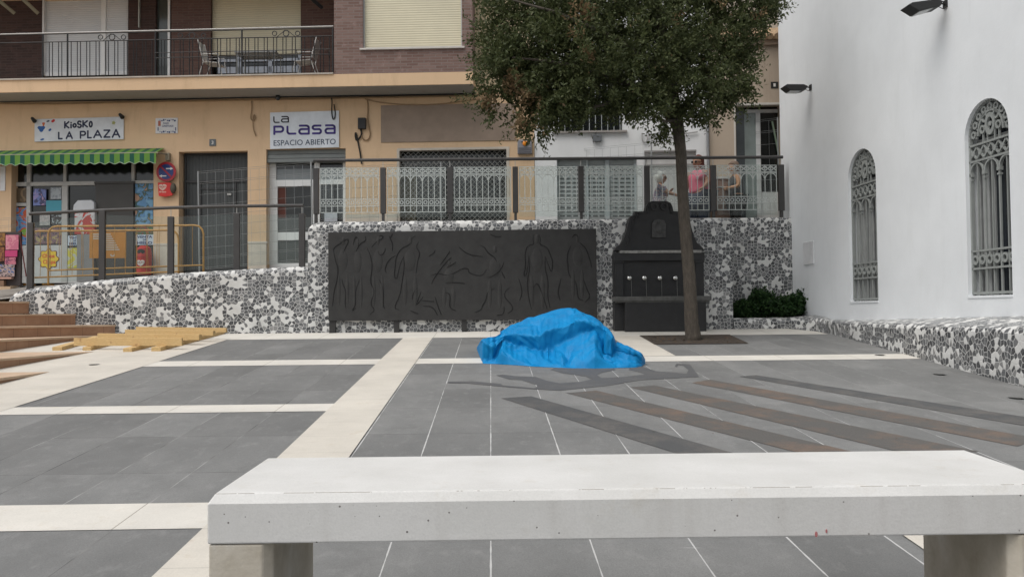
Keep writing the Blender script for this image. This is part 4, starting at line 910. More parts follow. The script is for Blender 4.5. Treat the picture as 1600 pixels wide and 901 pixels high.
# ---- openings of the ground floor
# dark corrugated house door
dk = MT['corrugated']; d = MB(); fbx(d, 288, 240, 387, 440, -.34, -.27); dr_ = d.build('door', dk, apt)
b = MB(); fbx(b, 288, 237, 387, 241, -.27, -.2); fbx(b, 288, 281, 387, 285, -.27, -.235); fbx(b, 288, 241, 291, 440, -.27, -.235); fbx(b, 384, 241, 387, 440, -.27, -.235); fbx(b, 312, 285, 314, 440, -.27, -.24); fbx(b, 367, 285, 369, 440, -.27, -.24); fbx(b, 314, 293, 367, 296, -.27, -.25)
b.build('frame', M('door_dark', (.03, .03, .03), .5), dr_); fbox1('handle', MT['grey_frame'], dr_, 355, 302, 361, 305, -.27, -.24)
# glazed entrance under the sign
e_ = FF; b = MB(); fbx(b, 417, 234, 540, 440, -.33, -.30); dr2 = b.build('door', MT['window_dark'], apt)
b = MB()
for i, (y0, y1) in enumerate(((234, 240.5), (241, 247), (247.5, 253))): fbx(b, 417, y0, 540, y1, -.29, -.10 + .02 * i)
b.build('roller_shutter', M('shutter_grey', (.17, .185, .18), .5), dr2, bevel=.004)
wfm = MT['white_frame']; b = MB()
for x0, y0, x1, y1 in ((421, 253, 431, 440), (431, 281, 491, 291), (487, 291, 491, 440), (431, 291, 433.5, 440), (431, 362.5, 488, 375), (431, 411, 488, 420), (491, 253, 497, 440), (497, 280, 537, 288), (536, 253, 540, 440), (497, 253, 499.5, 440)): fbx(b, x0, y0, x1, y1, -.30, -.245)
b.build('frame', wfm, dr2)
b = MB(); fbx(b, 433, 264, 489, 281, -.30, -.285); fbx(b, 499, 264, 537, 280, -.30, -.285); b.build('pane', M('pane_sky', (.20, .22, .225), .15), dr2)
b = MB(); fbx(b, 434, 340, 487, 362, -.30, -.285); fbx(b, 434, 375, 487, 411, -.30, -.285); b.build('pane', M('pane_grey', (.075, .082, .08), .15), dr2)
b = MB(); fbx(b, 434, 292, 447, 361, -.30, -.289); b.build('curtain', M('curtain_red', (.10, .03, .02), .8), dr2)
fbox1('notice', M('notice_white', (.45, .48, .52), .6), dr2, 507, 333, 527, 346, -.24, -.238)
# lattice gate shop
b = MB(); fbx(b, 623, 232, 795, 440, -.34, -.31); g3 = b.build('shop_gate', MT['window_dark'], apt)
b = MB(); a0, zq1 = FF.at(625, 234, -.1); a1 = S(792, -.1); zq0 = zst(a0) - .1; zq1 = FF.Z(708, 234, -.1); stp = .125; hh = zq1 - zq0; sl_ = 1.0
k = a0 - hh
while k < a1:
    for sg in (1, -1):
        p, q_ = ((k, zq0), (k + hh, zq1)) if sg > 0 else ((k + hh, zq0), (k, zq1))
        if p[0] > q_[0]: p, q_ = q_, p
        if q_[0] <= a0 or p[0] >= a1: continue
        def cut(x): return p[1] + (q_[1] - p[1]) * (x - p[0]) / (q_[0] - p[0])
        A_ = (max(p[0], a0), cut(max(p[0], a0))); B_ = (min(q_[0], a1), cut(min(q_[0], a1))); b.stroke(FF, [A_, B_], .011, -.125 + .01 * (sg > 0), -.115 + .01 * (sg > 0))
    k += stp
b.build('lattice', M('lattice_steel', (.24, .24, .22), .5), g3)
b = MB(); fbx(b, 620.5, 233, 624.5, 440, -.2, .012); fbx(b, 792, 230, 796.5, 440, -.2, .012); fbx(b, 621, 230.5, 796, 234, -.2, .010); b.build('frame', M('pale_strip', (.52, .47, .40)), g3)
fbox1('curtain', M('gate_backing', (.10, .085, .05), .7), g3, 626, 262, 650, 345, -.305, -.29)
# plinths
b = MB(); fbx(b, 388, 379, 416, 445, .0, .03); fbx(b, 387, 377, 417, 380, .0, .04); fbx(b, 240.5, 382, 279, 445, .0, .03); fbx(b, 240, 380, 279.3, 383, .0, .04); fbx(b, 541, 334, 621, 440, 0, .03); b.build('plinth', M('plinth_stone', (.55, .50, .42)), apt)
fbox1('boarded_panel', M('tan_board', (.28, .215, .165), .8), apt, 595, 163, 806, 221, .002, .02, bevel=.003)
# shop front
sf = MB(); fbx(sf, 18, 240, 240, 440, -.30, -.26); shop = sf.build('shop_front', MT['window_dark'], apt)
b = MB()
for x0, y0, x1, y1 in ((14, 256, 23.5, 442), (41, 256, 47, 442), (96, 290, 105, 442), (99, 256, 103, 285), (205, 256, 209.5, 440), (24, 284, 148, 290), (205, 282, 240, 286.5), (210, 350, 240, 353), (24, 317, 42, 322)): fbx(b, x0, y0, x1, y1, -.26, -.20)
b.build('frame', MT['grey_frame'], shop)
b = MB(); fbx(b, 24, 383, 41, 442, -.26, -.22); fbx(b, 47, 383, 96, 442, -.26, -.22); fbx(b, 105, 419, 149, 442, -.26, -.22); b.build('lower_panel', M('panel_white', (.50, .51, .50), .5), shop)
b = MB(); fbx(b, 149, 285, 208, 440, -.22, -.15); fbx(b, 147, 283.5, 209, 286.5, -.22, -.12); b.build('roller_door', M('roller_bronze', (.042, .040, .036), .5), shop)
b = MB(); fbx(b, 0, 260, 8, 298, .002, .02); tag(b.build('white_plate', M('plaque_white', None)), 'white panel fixed to the wall at the far left beside the kiosk', 'panel')
posters = [((24, 294, 43, 316), [(.10, .07, .04), (.22, .15, .08), (.3, .24, .16)], 'brown poster high in the narrow left window of the kiosk'), ((23.5, 324, 44, 382), [(.03, .10, .30), (.08, .22, .42), (.42, .07, .02), (.15, .30, .03), (.5, .55, .6)], 'blue poster with red and green fruit in the narrow left window of the kiosk'),
    ((52, 295, 72, 321), [(.30, .26, .50), (.15, .2, .45), (.05, .05, .12), (.45, .3, .45), (.02, .02, .03)], 'purple and blue poster in the middle of the kiosk window'), ((79, 293, 95.5, 311), [(.36, .40, .42), (.22, .25, .27), (.45, .47, .47)], 'pale poster at the top right of the kiosk window'),
    ((72, 313, 96, 330), [(.05, .28, .36), (.08, .34, .42)], 'plain turquoise sheet in the kiosk window'), ((62, 336, 78, 352), [(.30, .31, .30), (.42, .42, .4), (.1, .1, .1)], 'grey newspaper page under the turquoise sheet'), ((80, 336, 96, 350), [(.3, .35, .36), (.05, .05, .05), (.4, .42, .42)], 'grey and black page beside the shop door post'),
    ((50, 356, 95, 381), [(.03, .03, .03), (.18, .10, .12), (.35, .28, .12), (.05, .12, .12)], 'dark row of magazines low in the kiosk window'), ((105.5, 387, 149, 418.5), [(.52, .48, .05), (.46, .48, .40), (.30, .34, .05)], 'yellow and white poster at the foot of the kiosk door'),
    ((211, 287, 239, 350), [(.16, .34, .50), (.10, .24, .42), (.05, .10, .08), (.38, .22, .14), (.2, .32, .42)], 'tall sky blue poster on the right of the roller door'), ((211, 353.5, 239.5, 366), [(.22, .05, .04), (.05, .12, .05), (.28, .2, .1)], 'reddish strip poster under the sky blue poster')]
for i, (r_, cols, lab) in enumerate(posters):
    b = MB(); fbx(b, *r_, -.215, -.205); tag(b.build('poster', m_print('print_%d' % i, cols, (4, 3, 5, 8, 2, 12, 9, 7, 4, 5, 9)[i], i)), lab, 'poster', 'posters on the kiosk front')
def sign_text(mb, F, s_, px0, py0, px1, py1, d, **k):
    a0, z1 = F.at(px0, (py0 + py1) / 2, d)[0], F.at((px0 + px1) / 2, py0, d)[1]; a1, z0 = F.at(px1, (py0 + py1) / 2, d)[0], F.at((px0 + px1) / 2, py1, d)[1]; text_into(mb, F, s_, a0, a1, z0, z1, d, **k)
for (x0, y0, x1, y1), lab in (((106, 368, 127.5, 383.5), 'white ice sale notice in blue capitals on the kiosk door'), ((212, 366.5, 240, 382.5), 'white ice sale notice in blue capitals above the red bin')):
    b = MB(); fbx(b, x0, y0, x1, y1, -.20, -.19); t = thing('notice', b.v[0], lab, 'notice', 'ice notices on the kiosk'); b.build('board', M('notice_blue_white', (.50, .58, .66), .5), t)
    b = MB(); w_ = x1 - x0; sign_text(b, FF, 'VENTA', x0 + 2, y0 + 1.5, x1 - 2, y0 + 5.5, -.188, off=.04); sign_text(b, FF, 'DE', x0 + w_ * .4, y0 + 6.5, x0 + w_ * .6, y0 + 9.5, -.188, off=.04); sign_text(b, FF, 'HIELO', x0 + 2, y0 + 10.5, x1 - 2, y1 - 1, -.188, off=.04); b.build('lettering', M('ink_navy', (.01, .03, .12), .5), t)
# yellow flower sticker
c = FF.at(76, 404.5, -.21); t = thing('flower_sticker', FF.P(c[0], -.21, c[1]), 'yellow flower shaped sweet advert on the white panel under the kiosk window', 'sticker')
def flower(r, k=.12): return [(c[0] + (r * (1 + k * math.cos(8 * a))) * math.cos(a), c[1] + (r * (1 + k * math.cos(8 * a))) * math.sin(a)) for a in [2 * math.pi * i / 64 for i in range(64)]]
b = MB(); b.prism(FF, flower(.245), -.219, -.212); b.build('border', M('brown_red', (.16, .03, .01)), t); b = MB(); b.prism(FF, flower(.225), -.212, -.207); b.build('petals', M('sweet_yellow', (.72, .50, .02), .5), t)
b = MB(); text_into(b, FF, 'Chupa', c[0] - .17, c[0] + .15, c[1] + .0, c[1] + .13, -.205, off=.03, shear=.1); text_into(b, FF, 'Chups', c[0] - .15, c[0] + .17, c[1] - .15, c[1] - .02, -.205, off=.03, shear=.1); b.build('lettering', M('sweet_red', (.62, .06, .01), .5), t)
c = FF.at(134, 395, -.19); b = MB(); b.disc(FF, c[0], c[1], .17, -.204, -.195); t = thing('round_sticker', FF.P(c[0], -.2, c[1]), 'round red lollipop sticker on the kiosk door behind the barrier', 'sticker'); b.build('disc', M('sticker_red', (.40, .05, .03), .5), t)
b = MB(); b.box(FF, c[0] - .1, c[0] + .02, -.195, -.19, c[1] - .17, c[1] - .04); b.build('label', M('plaque_white', None), t)
# gumball machine / little ride in the doorway
c = FF.at(131, 330, -.1); o = FF.P(c[0], -.1, zst(c[0])); t = thing('vending_machine', o, 'white and red sweet dispenser standing in the kiosk doorway', 'machine')
b = MB(); fbx(b, 116, 330, 148, 366, -.19, -.06); b.build('body', m_print('machine_red', [(.40, .03, .02), (.5, .5, .5), (.35, .02, .02)], 5, 3), t, bevel=.02)
b = MB(); cc = FF.at(132, 330, -.1); b.prism(FF, [(cc[0] - .27, cc[1]), (cc[0] + .27, cc[1]), (cc[0] + .27, cc[1] + .2), (cc[0] + .2, cc[1] + .27), (cc[0] - .15, cc[1] + .27), (cc[0] - .25, cc[1] + .16)], -.18, -.05); b.build('dome', M('dome_white', (.5, .52, .54), .3), t, bevel=.02)
b = MB(); fbx(b, 120, 366, 146, 440, -.18, -.07); b.build('stand', M('stand_grey', (.2, .2, .2)), t)
# red bin
c = FF.at(225, 410, .25); o = FF.P(c[0], .25, zst(c[0])); t = thing('litter_bin', o, 'red round litter bin with a white swirl mark beside the kiosk window', 'bin')
zt_b = FF.Z(225, 384, .25); b = MB(); n = 24; r_ = .18
def cyl(mb, z0, z1, r0, r1, cap=True): mb.tube([o.xy.to_3d() + Vector((0, 0, z0)), o.xy.to_3d() + Vector((0, 0, z1))], r0, n, r1=r1, cap=cap)
cyl(b, o.z, zt_b - .28, .165, .18); b.build('body', M('bin_red', (.42, .02, .015), .4), t, smooth=False, bevel=.01)
b = MB(); cyl(b, zt_b - .28, zt_b - .26, .186, .186); cyl(b, zt_b - .26, zt_b - .06, .18, .16); cyl(b, zt_b - .06, zt_b, .16, .08); b.build('lid', M('bin_red', None), t)
BFm = Frame((o.x, o.y), (FF.e.x, FF.e.y))
b = MB(); b.disc(BFm, 0, zt_b - .15, .09, .12, .171, 20, .06); b.build('opening', MT['mural_line'], t)
def heart(mb, F, a, z, r, d0, d1):
    for k in (.45, .75, 1.0):
        for sg in (-1, 1): mb.ring(F, a + sg * r * .42 * k, z + r * .1, r * .42 * k, r * .42 * k + r * .13, d0, d1, 10 if sg > 0 else -30, 210 if sg > 0 else 170, 24)
        for sg in (-1, 1): mb.stroke(F, [(a + sg * r * .84 * k, z + r * .02), (a + sg * r * .5 * k, z - r * .45 * k), (a, z - r * .75 * k)], r * .12, d0, d1)
b = MB(); heart(b, BFm, 0, o.z + .28, .10, .15, .183); b.build('swirl_mark', M('logo_white', (.72, .7, .66), .5), t)
# ---- awning
aw = thing('awning', FF.P(S(120), .1, FF.Z(120, 244)), 'green striped scalloped awning over the kiosk', 'awning'); ad = .45
mw_, nt, bb = base_mat('awning_stripes', .8); v = coord(nt); s_ = nt.nodes.new('ShaderNodeSeparateXYZ'); nt.links.new(v, s_.inputs[0])
f = math_(nt, 'FRACT', math_(nt, 'ADD', math_(nt, 'DIVIDE', s_.outputs[0], .2455), 40.30)); nt.links.new(mixc(nt, math_(nt, 'GREATER_THAN', f, .55), (.10, .23, .03), (.004, .075, .045)), bb.inputs['Base Color'])
a0, a1 = S(-60, ad), S(244, ad); zt1, zb1 = FF.Z(120, 240.5, ad), FF.Z(120, 256, ad); zw = FF.Z(120, 237, 0)
b = MB(); n = 240
vs = []
for i in range(n + 1):
    a = a0 + (a1 - a0) * i / n; sc = .022 * math.cos(2 * math.pi * (a - a0) / .245) ; rp_ = .008 * math.sin(a * 17)
    vs += [FF.P(a, ad + rp_, zb1 + sc), FF.P(a, ad, zt1 - .01), FF.P(a, ad - .03, zt1 + .02)]
b.mesh(vs, [(i * 3 + j, i * 3 + 3 + j, i * 3 + 4 + j, i * 3 + 1 + j) for i in range(n) for j in range(2)]); vl = b.build('valance', mw_, aw)
so = vl.modifiers.new('thick', 'SOLIDIFY'); so.thickness = .006
b = MB(); b.mesh([FF.P(a0, ad - .03, zt1 + .02), FF.P(a1, ad - .03, zt1 + .02), FF.P(a1, .02, zw + .05), FF.P(a0, .02, zw + .05)], [(0, 1, 2, 3)]); cn = b.build('canopy', mw_, aw); so = cn.modifiers.new('thick', 'SOLIDIFY'); so.thickness = .006
b = MB(); b.tube([FF.P(a0, ad - .02, zt1), FF.P(a1 + .03, ad - .02, zt1)], .018, 6); b.tube([FF.P(a1 + .03, ad, zt1), FF.P(a1 + .12, .02, zt1 + .03)], .02, 6); b.box(FF, a1 + .06, a1 + .16, 0.002, .1, zt1 - .12, zt1 + .06); b.build('frame', M('awning_bar', (.25, .22, .16), .6), aw)
b = MB(); pts = []
for i in range(n + 1):
    a = a0 + (a1 - a0) * i / n; pts.append(FF.P(a, ad + .008 + .008 * math.sin(a * 17), zb1 + .022 * math.cos(2 * math.pi * (a - a0) / .245)))
b.tube(pts, .007, 4); b.build('hem', M('hem_pale', (.35, .45, .33)), aw)
# ---- signs
def arcp(cx, cy, rx, ry_, a0_, a1_, n=8): return [(cx + rx * math.cos(R(a0_ + (a1_ - a0_) * i / n)), cy + ry_ * math.sin(R(a0_ + (a1_ - a0_) * i / n))) for i in range(n + 1)]
GL = {'K': [[(0, 0), (0, 1)], [(1, 1), (.08, .48), (1, 0)]], 'i': [[(.5, 0), (.5, .62)], [(.5, .98), (.5, 1)]], 'O': [arcp(.5, .5, .5, .5, 0, 360, 16)], 'S': [arcp(.5, .75, .45, .25, 30, 270, 10) + arcp(.5, .25, .5, .25, 90, -150, 10)],
      'L': [[(0, 1), (0, 0), (1, 0)]], 'A': [[(0, 0), (.5, 1), (1, 0)], [(.2, .34), (.8, .34)]], 'P': [[(0, 0), (0, 1), (.6, 1)] + arcp(.6, .72, .4, .28, 90, -90, 8) + [(0, .44)]], 'Z': [[(0, 1), (1, 1), (0, 0), (1, 0)]],
      'rP': [[(0, 0), (0, 1), (.7, 1)] + arcp(.72, .65, .28, .35, 90, -90, 8) + [(0, .3)]], 'rL': [[(0, 1), (0, .35)] + arcp(.3, .35, .3, .35, 180, 270, 6) + [(1, 0)]],
      'ra': [[(.06, 1), (.68, 1)] + arcp(.7, .7, .3, .3, 90, 0, 6) + [(1, 0)], [(1, .57), (.25, .57)] + arcp(.25, .285, .25, .285, 90, 270, 8) + [(1, 0)]],
      'rs': [[(.95, 1), (.25, 1)] + arcp(.25, .77, .25, .23, 90, 270, 8) + [(.75, .54)] + arcp(.75, .27, .25, .27, 90, -90, 8) + [(.03, 0)]]}
def glyph(mb, F, g, px0, py0, px1, py1, d, wpx, gap=0):
    q_ = abs(F.at(px1, py0, d)[0] - F.at(px1 - 1, py0, d)[0]); a0_, z1_ = F.at(px0 + wpx / 2, py0 + wpx / 2, d); a1_, z0_ = F.at(px1 - wpx / 2, py1 - wpx / 2, d); wd = wpx * q_
    for pl in GL[g]:
        pp = [(a0_ + (a1_ - a0_) * x, z0_ + (z1_ - z0_) * y) for x, y in pl]; mb.stroke(F, pp, wd, d - .002, d)
        for x, y in pp: mb.disc(F, x, y, wd / 2, d - .0025, d + .0003, 10)
def board(px0, py0, px1, py1, d0, d1, tilt, mat, name, parent, **k):
    a0, a1 = FF.at(px0, (py0 + py1) / 2, d1)[0], FF.at(px1, (py0 + py1) / 2, d1)[0]; xm = (px0 + px1) / 2; z1, z0 = FF.at(xm, py0, d1)[1], FF.at(xm, py1, d1)[1]; h = tilt * (a1 - a0) / 2
    b = MB(); b.prism(FF, [(a0, z0 - h), (a1, z0 + h), (a1, z1 + h), (a0, z1 - h)], d0, d1); return b.build(name, mat, parent, **k)
t = thing('kiosk_sign', FF.P(S(123), .03, FF.Z(123, 218)), 'white hand painted banner reading KIOSKO LA PLAZA above the green awning', 'sign')
board(54, 184.5, 193, 219.5, .01, .035, .012, M('banner_white', (.56, .59, .62), .6), 'board', t)
ink = M('ink_blue_black', (.008, .016, .05), .6)
b = MB()
for ch, x0, x1, y0, y1 in (('K', 100.5, 108, 190, 200.5), ('i', 110, 112, 191, 200.5), ('O', 113.5, 119.5, 193, 199.5), ('S', 120.5, 127.5, 189, 200), ('K', 129, 137, 188.5, 199), ('O', 139, 144.5, 189.5, 199)): glyph(b, FF, ch, x0 - .5, y0 - .5, x1 + .5, y1 + .5, .037, 2.5)
for ch, x0, x1, y0, y1 in (('L', 91, 97.5, 206.5, 217.5), ('A', 103, 113.5, 206, 217), ('P', 125, 134, 205, 216.5), ('L', 136.5, 143, 204, 216), ('A', 146, 159, 203.5, 215.5), ('Z', 162, 172, 203, 215), ('A', 175, 187.5, 202, 215)): glyph(b, FF, ch, x0 - .5, y0 - .5, x1 + .5, y1 + .5, .037, 2.5)
b.build('lettering', ink, t)
def blob(px, py, rx, ry_, m, nm='painted_shape', k=5, ph=0):
    c = FF.at(px, py, .037); q = .0158; b = MB(); b.prism(FF, [(c[0] + rx * q * (1 + .22 * math.sin(k * a + ph)) * math.cos(a), c[1] + ry_ * q * (1 + .22 * math.sin(k * a + ph)) * math.sin(a)) for a in [2 * math.pi * i / 30 for i in range(30)]], .0355, .038); b.build(nm, m, t)
blu = M('paint_blue', (.02, .09, .28)); red = M('paint_red', (.45, .03, .03))
blob(64.5, 201, 5.5, 4.5, blu, k=3); blob(78, 203, 2.2, 2, blu, k=2); blob(66, 218, 3, 1.5, blu, k=2); blob(68, 194, 2, 3, M('paint_orange', (.5, .12, .04)), k=3); blob(75, 189.5, 2.4, 1.2, M('ink_blue_black', None), k=2); blob(83, 189, 2.8, 2.4, red, k=2); blob(177.5, 192, 2.6, 2.6, M('paint_olive', (.35, .36, .12)), k=5, ph=1.2)
# spotlights over the banner
for px, py, lab in ((53, 187, 'small black spotlight at the left corner of the kiosk banner'), (190, 181, 'small black spotlight at the right corner of the kiosk banner')):
    c = FF.at(px, py, .1); t2 = thing('spotlight', FF.P(c[0], 0, c[1]), lab, 'lamp', 'small spotlights over the kiosk banner'); b = MB(); b.tube([FF.P(c[0], 0, c[1]), FF.P(c[0], .1, c[1] + .02)], .012, 6); b.build('arm', ir, t2)
    b = MB(); b.tube([FF.P(c[0] - .05, .1, c[1] + .04), FF.P(c[0] + .04, .13, c[1] - .05)], .035, 10, r1=.055); b.build('head', ir, t2)
# street name plate
t = thing('street_name_plate', FF.P(S(260), .02, FF.Z(260, 208)), 'small white tiled street name plate with blue garland border', 'sign'); board(243, 184.5, 277.5, 208.5, .003, .02, .0, M('plate_white', (.60, .60, .60), .35), 'plate', t, bevel=.003)
b = MB(); ga = M('ink_navy', None)
for y in (188, 206):
    for i in range(9): c = FF.at(250 + i * 2.9, y + .8 * math.sin(i * 1.7), .021); b.disc(FF, c[0], c[1], .012 + .006 * (i % 3), .019, .0225, 8)
for x in (247, 274.5):
    for i in range(3): c = FF.at(x, 200 + i * 1.8, .021); b.disc(FF, c[0], c[1], .015, .019, .0225, 8)
sign_text(b, FF, 'PLAZA', 255, 191.5, 264, 194, .0225, off=.03); sign_text(b, FF, 'CONSTITUCIO', 253, 195.5, 271, 198.5, .0225, off=.03); b.build('lettering', ga, t)
fbox1('crest', M('crest_orange', (.42, .14, .09)), t, 247, 189, 251, 197, .019, .023)
# La Plasa sign
t = thing('shop_sign', FF.P(S(476), .03, FF.Z(476, 231)), 'white square sign with purple lettering LA PLASA above the glazed door', 'sign'); board(422, 174.5, 529.5, 231.5, .01, .04, .010, M('sign_white', (.62, .66, .70), .4), 'board', t)
b = MB(); glyph(b, FF, 'rL', 427, 182, 437, 192.3, .043, 1.9); glyph(b, FF, 'ra', 439, 181.5, 451.5, 191.7, .043, 1.9); b.build('lettering', M('ink_black', (.01, .01, .015)), t)
b = MB(); y = 0
for ch, x0, x1, y0, y1 in (('P', 427, 444, 196.5, 211), ('L', 447.5, 463, 196.5, 210.5), ('a', 466, 484, 195, 210.5), ('s', 487, 503, 195, 210), ('a', 507, 524.5, 194.5, 209.5)): glyph(b, FF, 'r' + ch, x0, y0, x1, y1, .043, 3.2)
b.build('lettering', M('ink_purple', (.055, .035, .20)), t)
b = MB(); sign_text(b, FF, 'ESPACIO ABIERTO', 427.5, 218.5, 524.5, 227.3, .043, off=.008, tilt=.01); b.build('lettering', M('ink_grey', (.05, .07, .11)), t)
# house numbers
for (x0, y0, x1, y1), ch, lab in (((327, 217.5, 337, 228), '3', 'grey house number 3 plate above the dark corrugated door'), ((1204.5, 128, 1216, 138), '1', 'dark house number 1 plate on the beige wall by the church')):
    t = thing('house_number', FF.P(S((x0 + x1) / 2), .01, FF.Z(x0, y1)), lab, 'sign'); fbox1('plate', M('plate_grey', (.10, .12, .13), .4) if ch == '3' else ir, t, x0, y0, x1, y1, .003, .02)
    b = MB(); w_ = (x1 - x0); sign_text(b, FF, ch, x0 + w_ * .35, y0 + 2.5, x0 + w_ * .65, y1 - 2.5, .023, off=.02); b.build('numeral', M('logo_white', None), t)
# no parking sign and ice cream sign
c = FF.at(259.3, 268.3, .12); t = thing('no_parking_sign', FF.P(c[0], .1, c[1]), 'round blue and red no parking sign with two white arrows', 'sign')
b = MB(); b.disc(FF, c[0], c[1], .245, .10, .115, 40); b.tube([FF.P(c[0], .0, c[1]), FF.P(c[0], .1, c[1])], .02, 6); b.build('rim', M('sign_red', (.33, .012, .02), .4), t)
b = MB(); b.disc(FF, c[0], c[1], .185, .115, .119, 36); b.build('disc', M('sign_blue', (.012, .035, .16), .4), t)
b = MB(); b.stroke(FF, [(c[0] - .12, c[1] + .12), (c[0] + .12, c[1] - .12)], .04, .119, .122); b.build('slash', M('sign_red', None), t)
for dx, dz, sg in ((.09, .075, 1), (-.08, -.105, -1)):
    b = MB(); x = c[0] + dx; z = c[1] + dz; b.prism(FF, [(x - sg * .09, z - .012), (x + sg * .02, z - .012), (x + sg * .02, z - .035), (x + sg * .09, z), (x + sg * .02, z + .035), (x + sg * .02, z + .012), (x - sg * .09, z + .012)][::sg], .119, .124); b.build('arrow', M('logo_white', None), t)
c = FF.at(256.5, 297, .10); t = thing('ice_cream_sign', FF.P(c[0], .1, c[1]), 'red ice cream sign with a swirl heart hanging under the no parking sign', 'sign')
b = MB(); q_ = .0158; b.prism(FF, [(c[0] - 10.5 * q_, c[1] + 12 * q_), (c[0] + 9 * q_, c[1] + 12 * q_), (c[0] + 15 * q_, c[1] + 4 * q_), (c[0] + 13 * q_, c[1] - 8 * q_), (c[0] + 2 * q_, c[1] - 10.5 * q_), (c[0] - 9 * q_, c[1] - 9 * q_)], .07, .095); b.build('board', M('ice_red', (.55, .02, .015), .4), t, bevel=.01)
b = MB(); heart(b, FF, c[0] - .04, c[1] + .075, .105, .095, .10); text_into(b, FF, 'frigo', c[0] - .12, c[0] + .05, c[1] - .075, c[1] - .02, .10, off=.02); b.build('swirl_mark', M('logo_cream', (.75, .6, .5), .5), t)
b = MB(); cx = FF.at(270, 294, .12); b.ell(FF.P(cx[0], .10, cx[1]), .075, .05, .13, 12, 8); tag(b.build('outdoor_bell', M('bell_brown', (.07, .06, .04), .6), smooth=True), 'dark brown rounded box hanging beside the red ice cream sign', 'box')
# alarm box
t = thing('alarm_box', FF.P(S(820), .05, FF.Z(820, 243)), 'grey alarm box with an orange beacon at the end of the apricot wall', 'alarm')
fbox1('case', M('alarm_grey', (.22, .22, .24), .5), t, 808.5, 218, 831, 240, .003, .10, bevel=.01); b = MB(); 
for i in range(3): fbx(b, 810, 231 + i * 3, 830, 232.3 + i * 3, .10, .106)
b.build('vents', M('vent_dark', (.06, .06, .07)), t); c = FF.at(820.5, 224, .11); b = MB(); b.ell(FF.P(c[0], .11, c[1]), .065, .04, .065, 16, 10); b.build('beacon', M('beacon_orange', (.80, .26, .01), .3), t, smooth=True)
# little wall lamp, junction box, cables
c = FF.at(434, 151, .12); t = thing('wall_lamp', FF.P(c[0], .0, c[1]), 'small black globe lamp on the wall above the white square sign', 'lamp'); b = MB(); b.tube([FF.P(c[0], 0, c[1] + .05), FF.P(c[0], .1, c[1] + .05)], .012, 6); b.tube([FF.P(c[0], .12, c[1] + .02), FF.P(c[0], .12, c[1] + .1)], .06, 12, r1=.03); b.build('bracket', ir, t); b = MB(); b.ell(FF.P(c[0], .12, c[1] - .03), .065, .065, .065, 14, 10); b.build('globe', M('globe_dark', (.04, .045, .045), .2), t, smooth=True)
t = tag(fbox1('junction_box', ir, None, 559, 184, 571, 201, .003, .10, bevel=.006), 'black junction box on the apricot wall right of the white square sign', 'box')
def cable(pts, r, label, mat, d=.03, nm='cable'):
    b = MB(); pp = [(lambda c: FF.P(c[0], d, c[1]))(FF.at(x, y, d)) for x, y in smooth(pts, 2)]; b.tube(pp, r, 5); tag(b.build(nm, mat), label, 'cable', 'cables on the apricot facade')
cm = M('cable_paint', (.30, .20, .11), .7); cb = M('cable_black', (.02, .018, .015), .7)
cable([(-20, 162), (80, 163), (200, 160), (300, 158), (420, 156), (570, 153), (700, 151), (750, 149)], .020, 'thick painted cable running the whole length just under the slab', cm)
cable([(0, 159), (150, 157.5), (300, 155), (420, 152), (600, 150), (740, 147)], .018, 'black cable tight under the slab edge along the facade', cb)
cable([(570, 155), (590, 160), (630, 164), (680, 164), (720, 159), (750, 155)], .012, 'thin sagging cable over the boarded panel', cm)
cable([(574, 155), (575, 170), (574, 185), (577, 200), (579, 212), (574, 220), (567, 218), (565, 212)], .016, 'looped cable hanging past the junction box', cm)
cable([(563, 200), (566, 210), (557, 222), (555, 212), (556, 205), (560, 225), (563, 240), (565, 256)], .020, 'twisted black cable hanging below the junction box', cb)
cable([(393, 155), (394, 170), (391, 186), (397, 190), (400, 183), (396, 178), (395, 200), (400, 213)], .014, 'knotted cable end between the house number and the square sign', cm)
cable([(518, 153), (519, 160), (518, 176), (520, 187), (523, 186), (524, 176), (522, 163)], .015, 'black cable loop hanging over the top of the square sign', cb, d=.06)
# ================================================================ WHITE HOUSE
wh_ = thing('white_house', FF.P(S(970), 0, zst(S(970))), 'white rendered house with grey garage shutter and barred window behind the tree', 'house')
s0, s1 = S(835.5), S(1108.5)
hz = [(S(870), S(995), 0, FF.Z(932, 248)), (S(1007), S(1088), 0, FF.Z(1047, 234.5)), (S(868), S(974), FF.Z(920, 204), FF.Z(920, 112))]
b = MB(); wall_holes(b, FF, s0, s1, .8, FF.Z(970, -70), hz, -.012, -WT); b.build('wall', MT['white_plaster'], wh_)
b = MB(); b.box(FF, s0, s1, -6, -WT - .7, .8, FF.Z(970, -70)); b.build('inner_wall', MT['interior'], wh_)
b = MB(); b.box(FF, s0 - .1, s1 + .1, -6, .25, FF.Z(970, -70) + .003, FF.Z(970, -82)); b.build('roof', M('roof_tile', (.30, .16, .10)), wh_)
gd = fbox1('garage_door', MT['garage_slats'], wh_, 870, 247, 995, 440, -.2, -.15)
b = MB(); fbx(b, 946.5, 250, 953, 440, -.15, -.10); fbx(b, 870, 248, 873, 440, -.15, -.11); fbx(b, 992, 248, 995, 440, -.15, -.11); fbx(b, 917, 250, 920, 440, -.15, -.12); b.build('frame', M('shutter_pale', (.42, .46, .47), .5), gd)
b = MB()
for j in range(12):
    for i in range(12):
        x = 875 + i * 10.3
        if abs(x + 3.5 - 949.5) < 7: continue
        fbx(b, x, 265 + j * 6.45, x + 7.5, 267.3 + j * 6.45, -.15, -.142)
b.build('louvres', M('louvre_dark', (.10, .11, .11), .6), gd)
w4 = fbox1('window', MT['window_dark'], wh_, 868, 112, 974, 204, -.3, -.25)
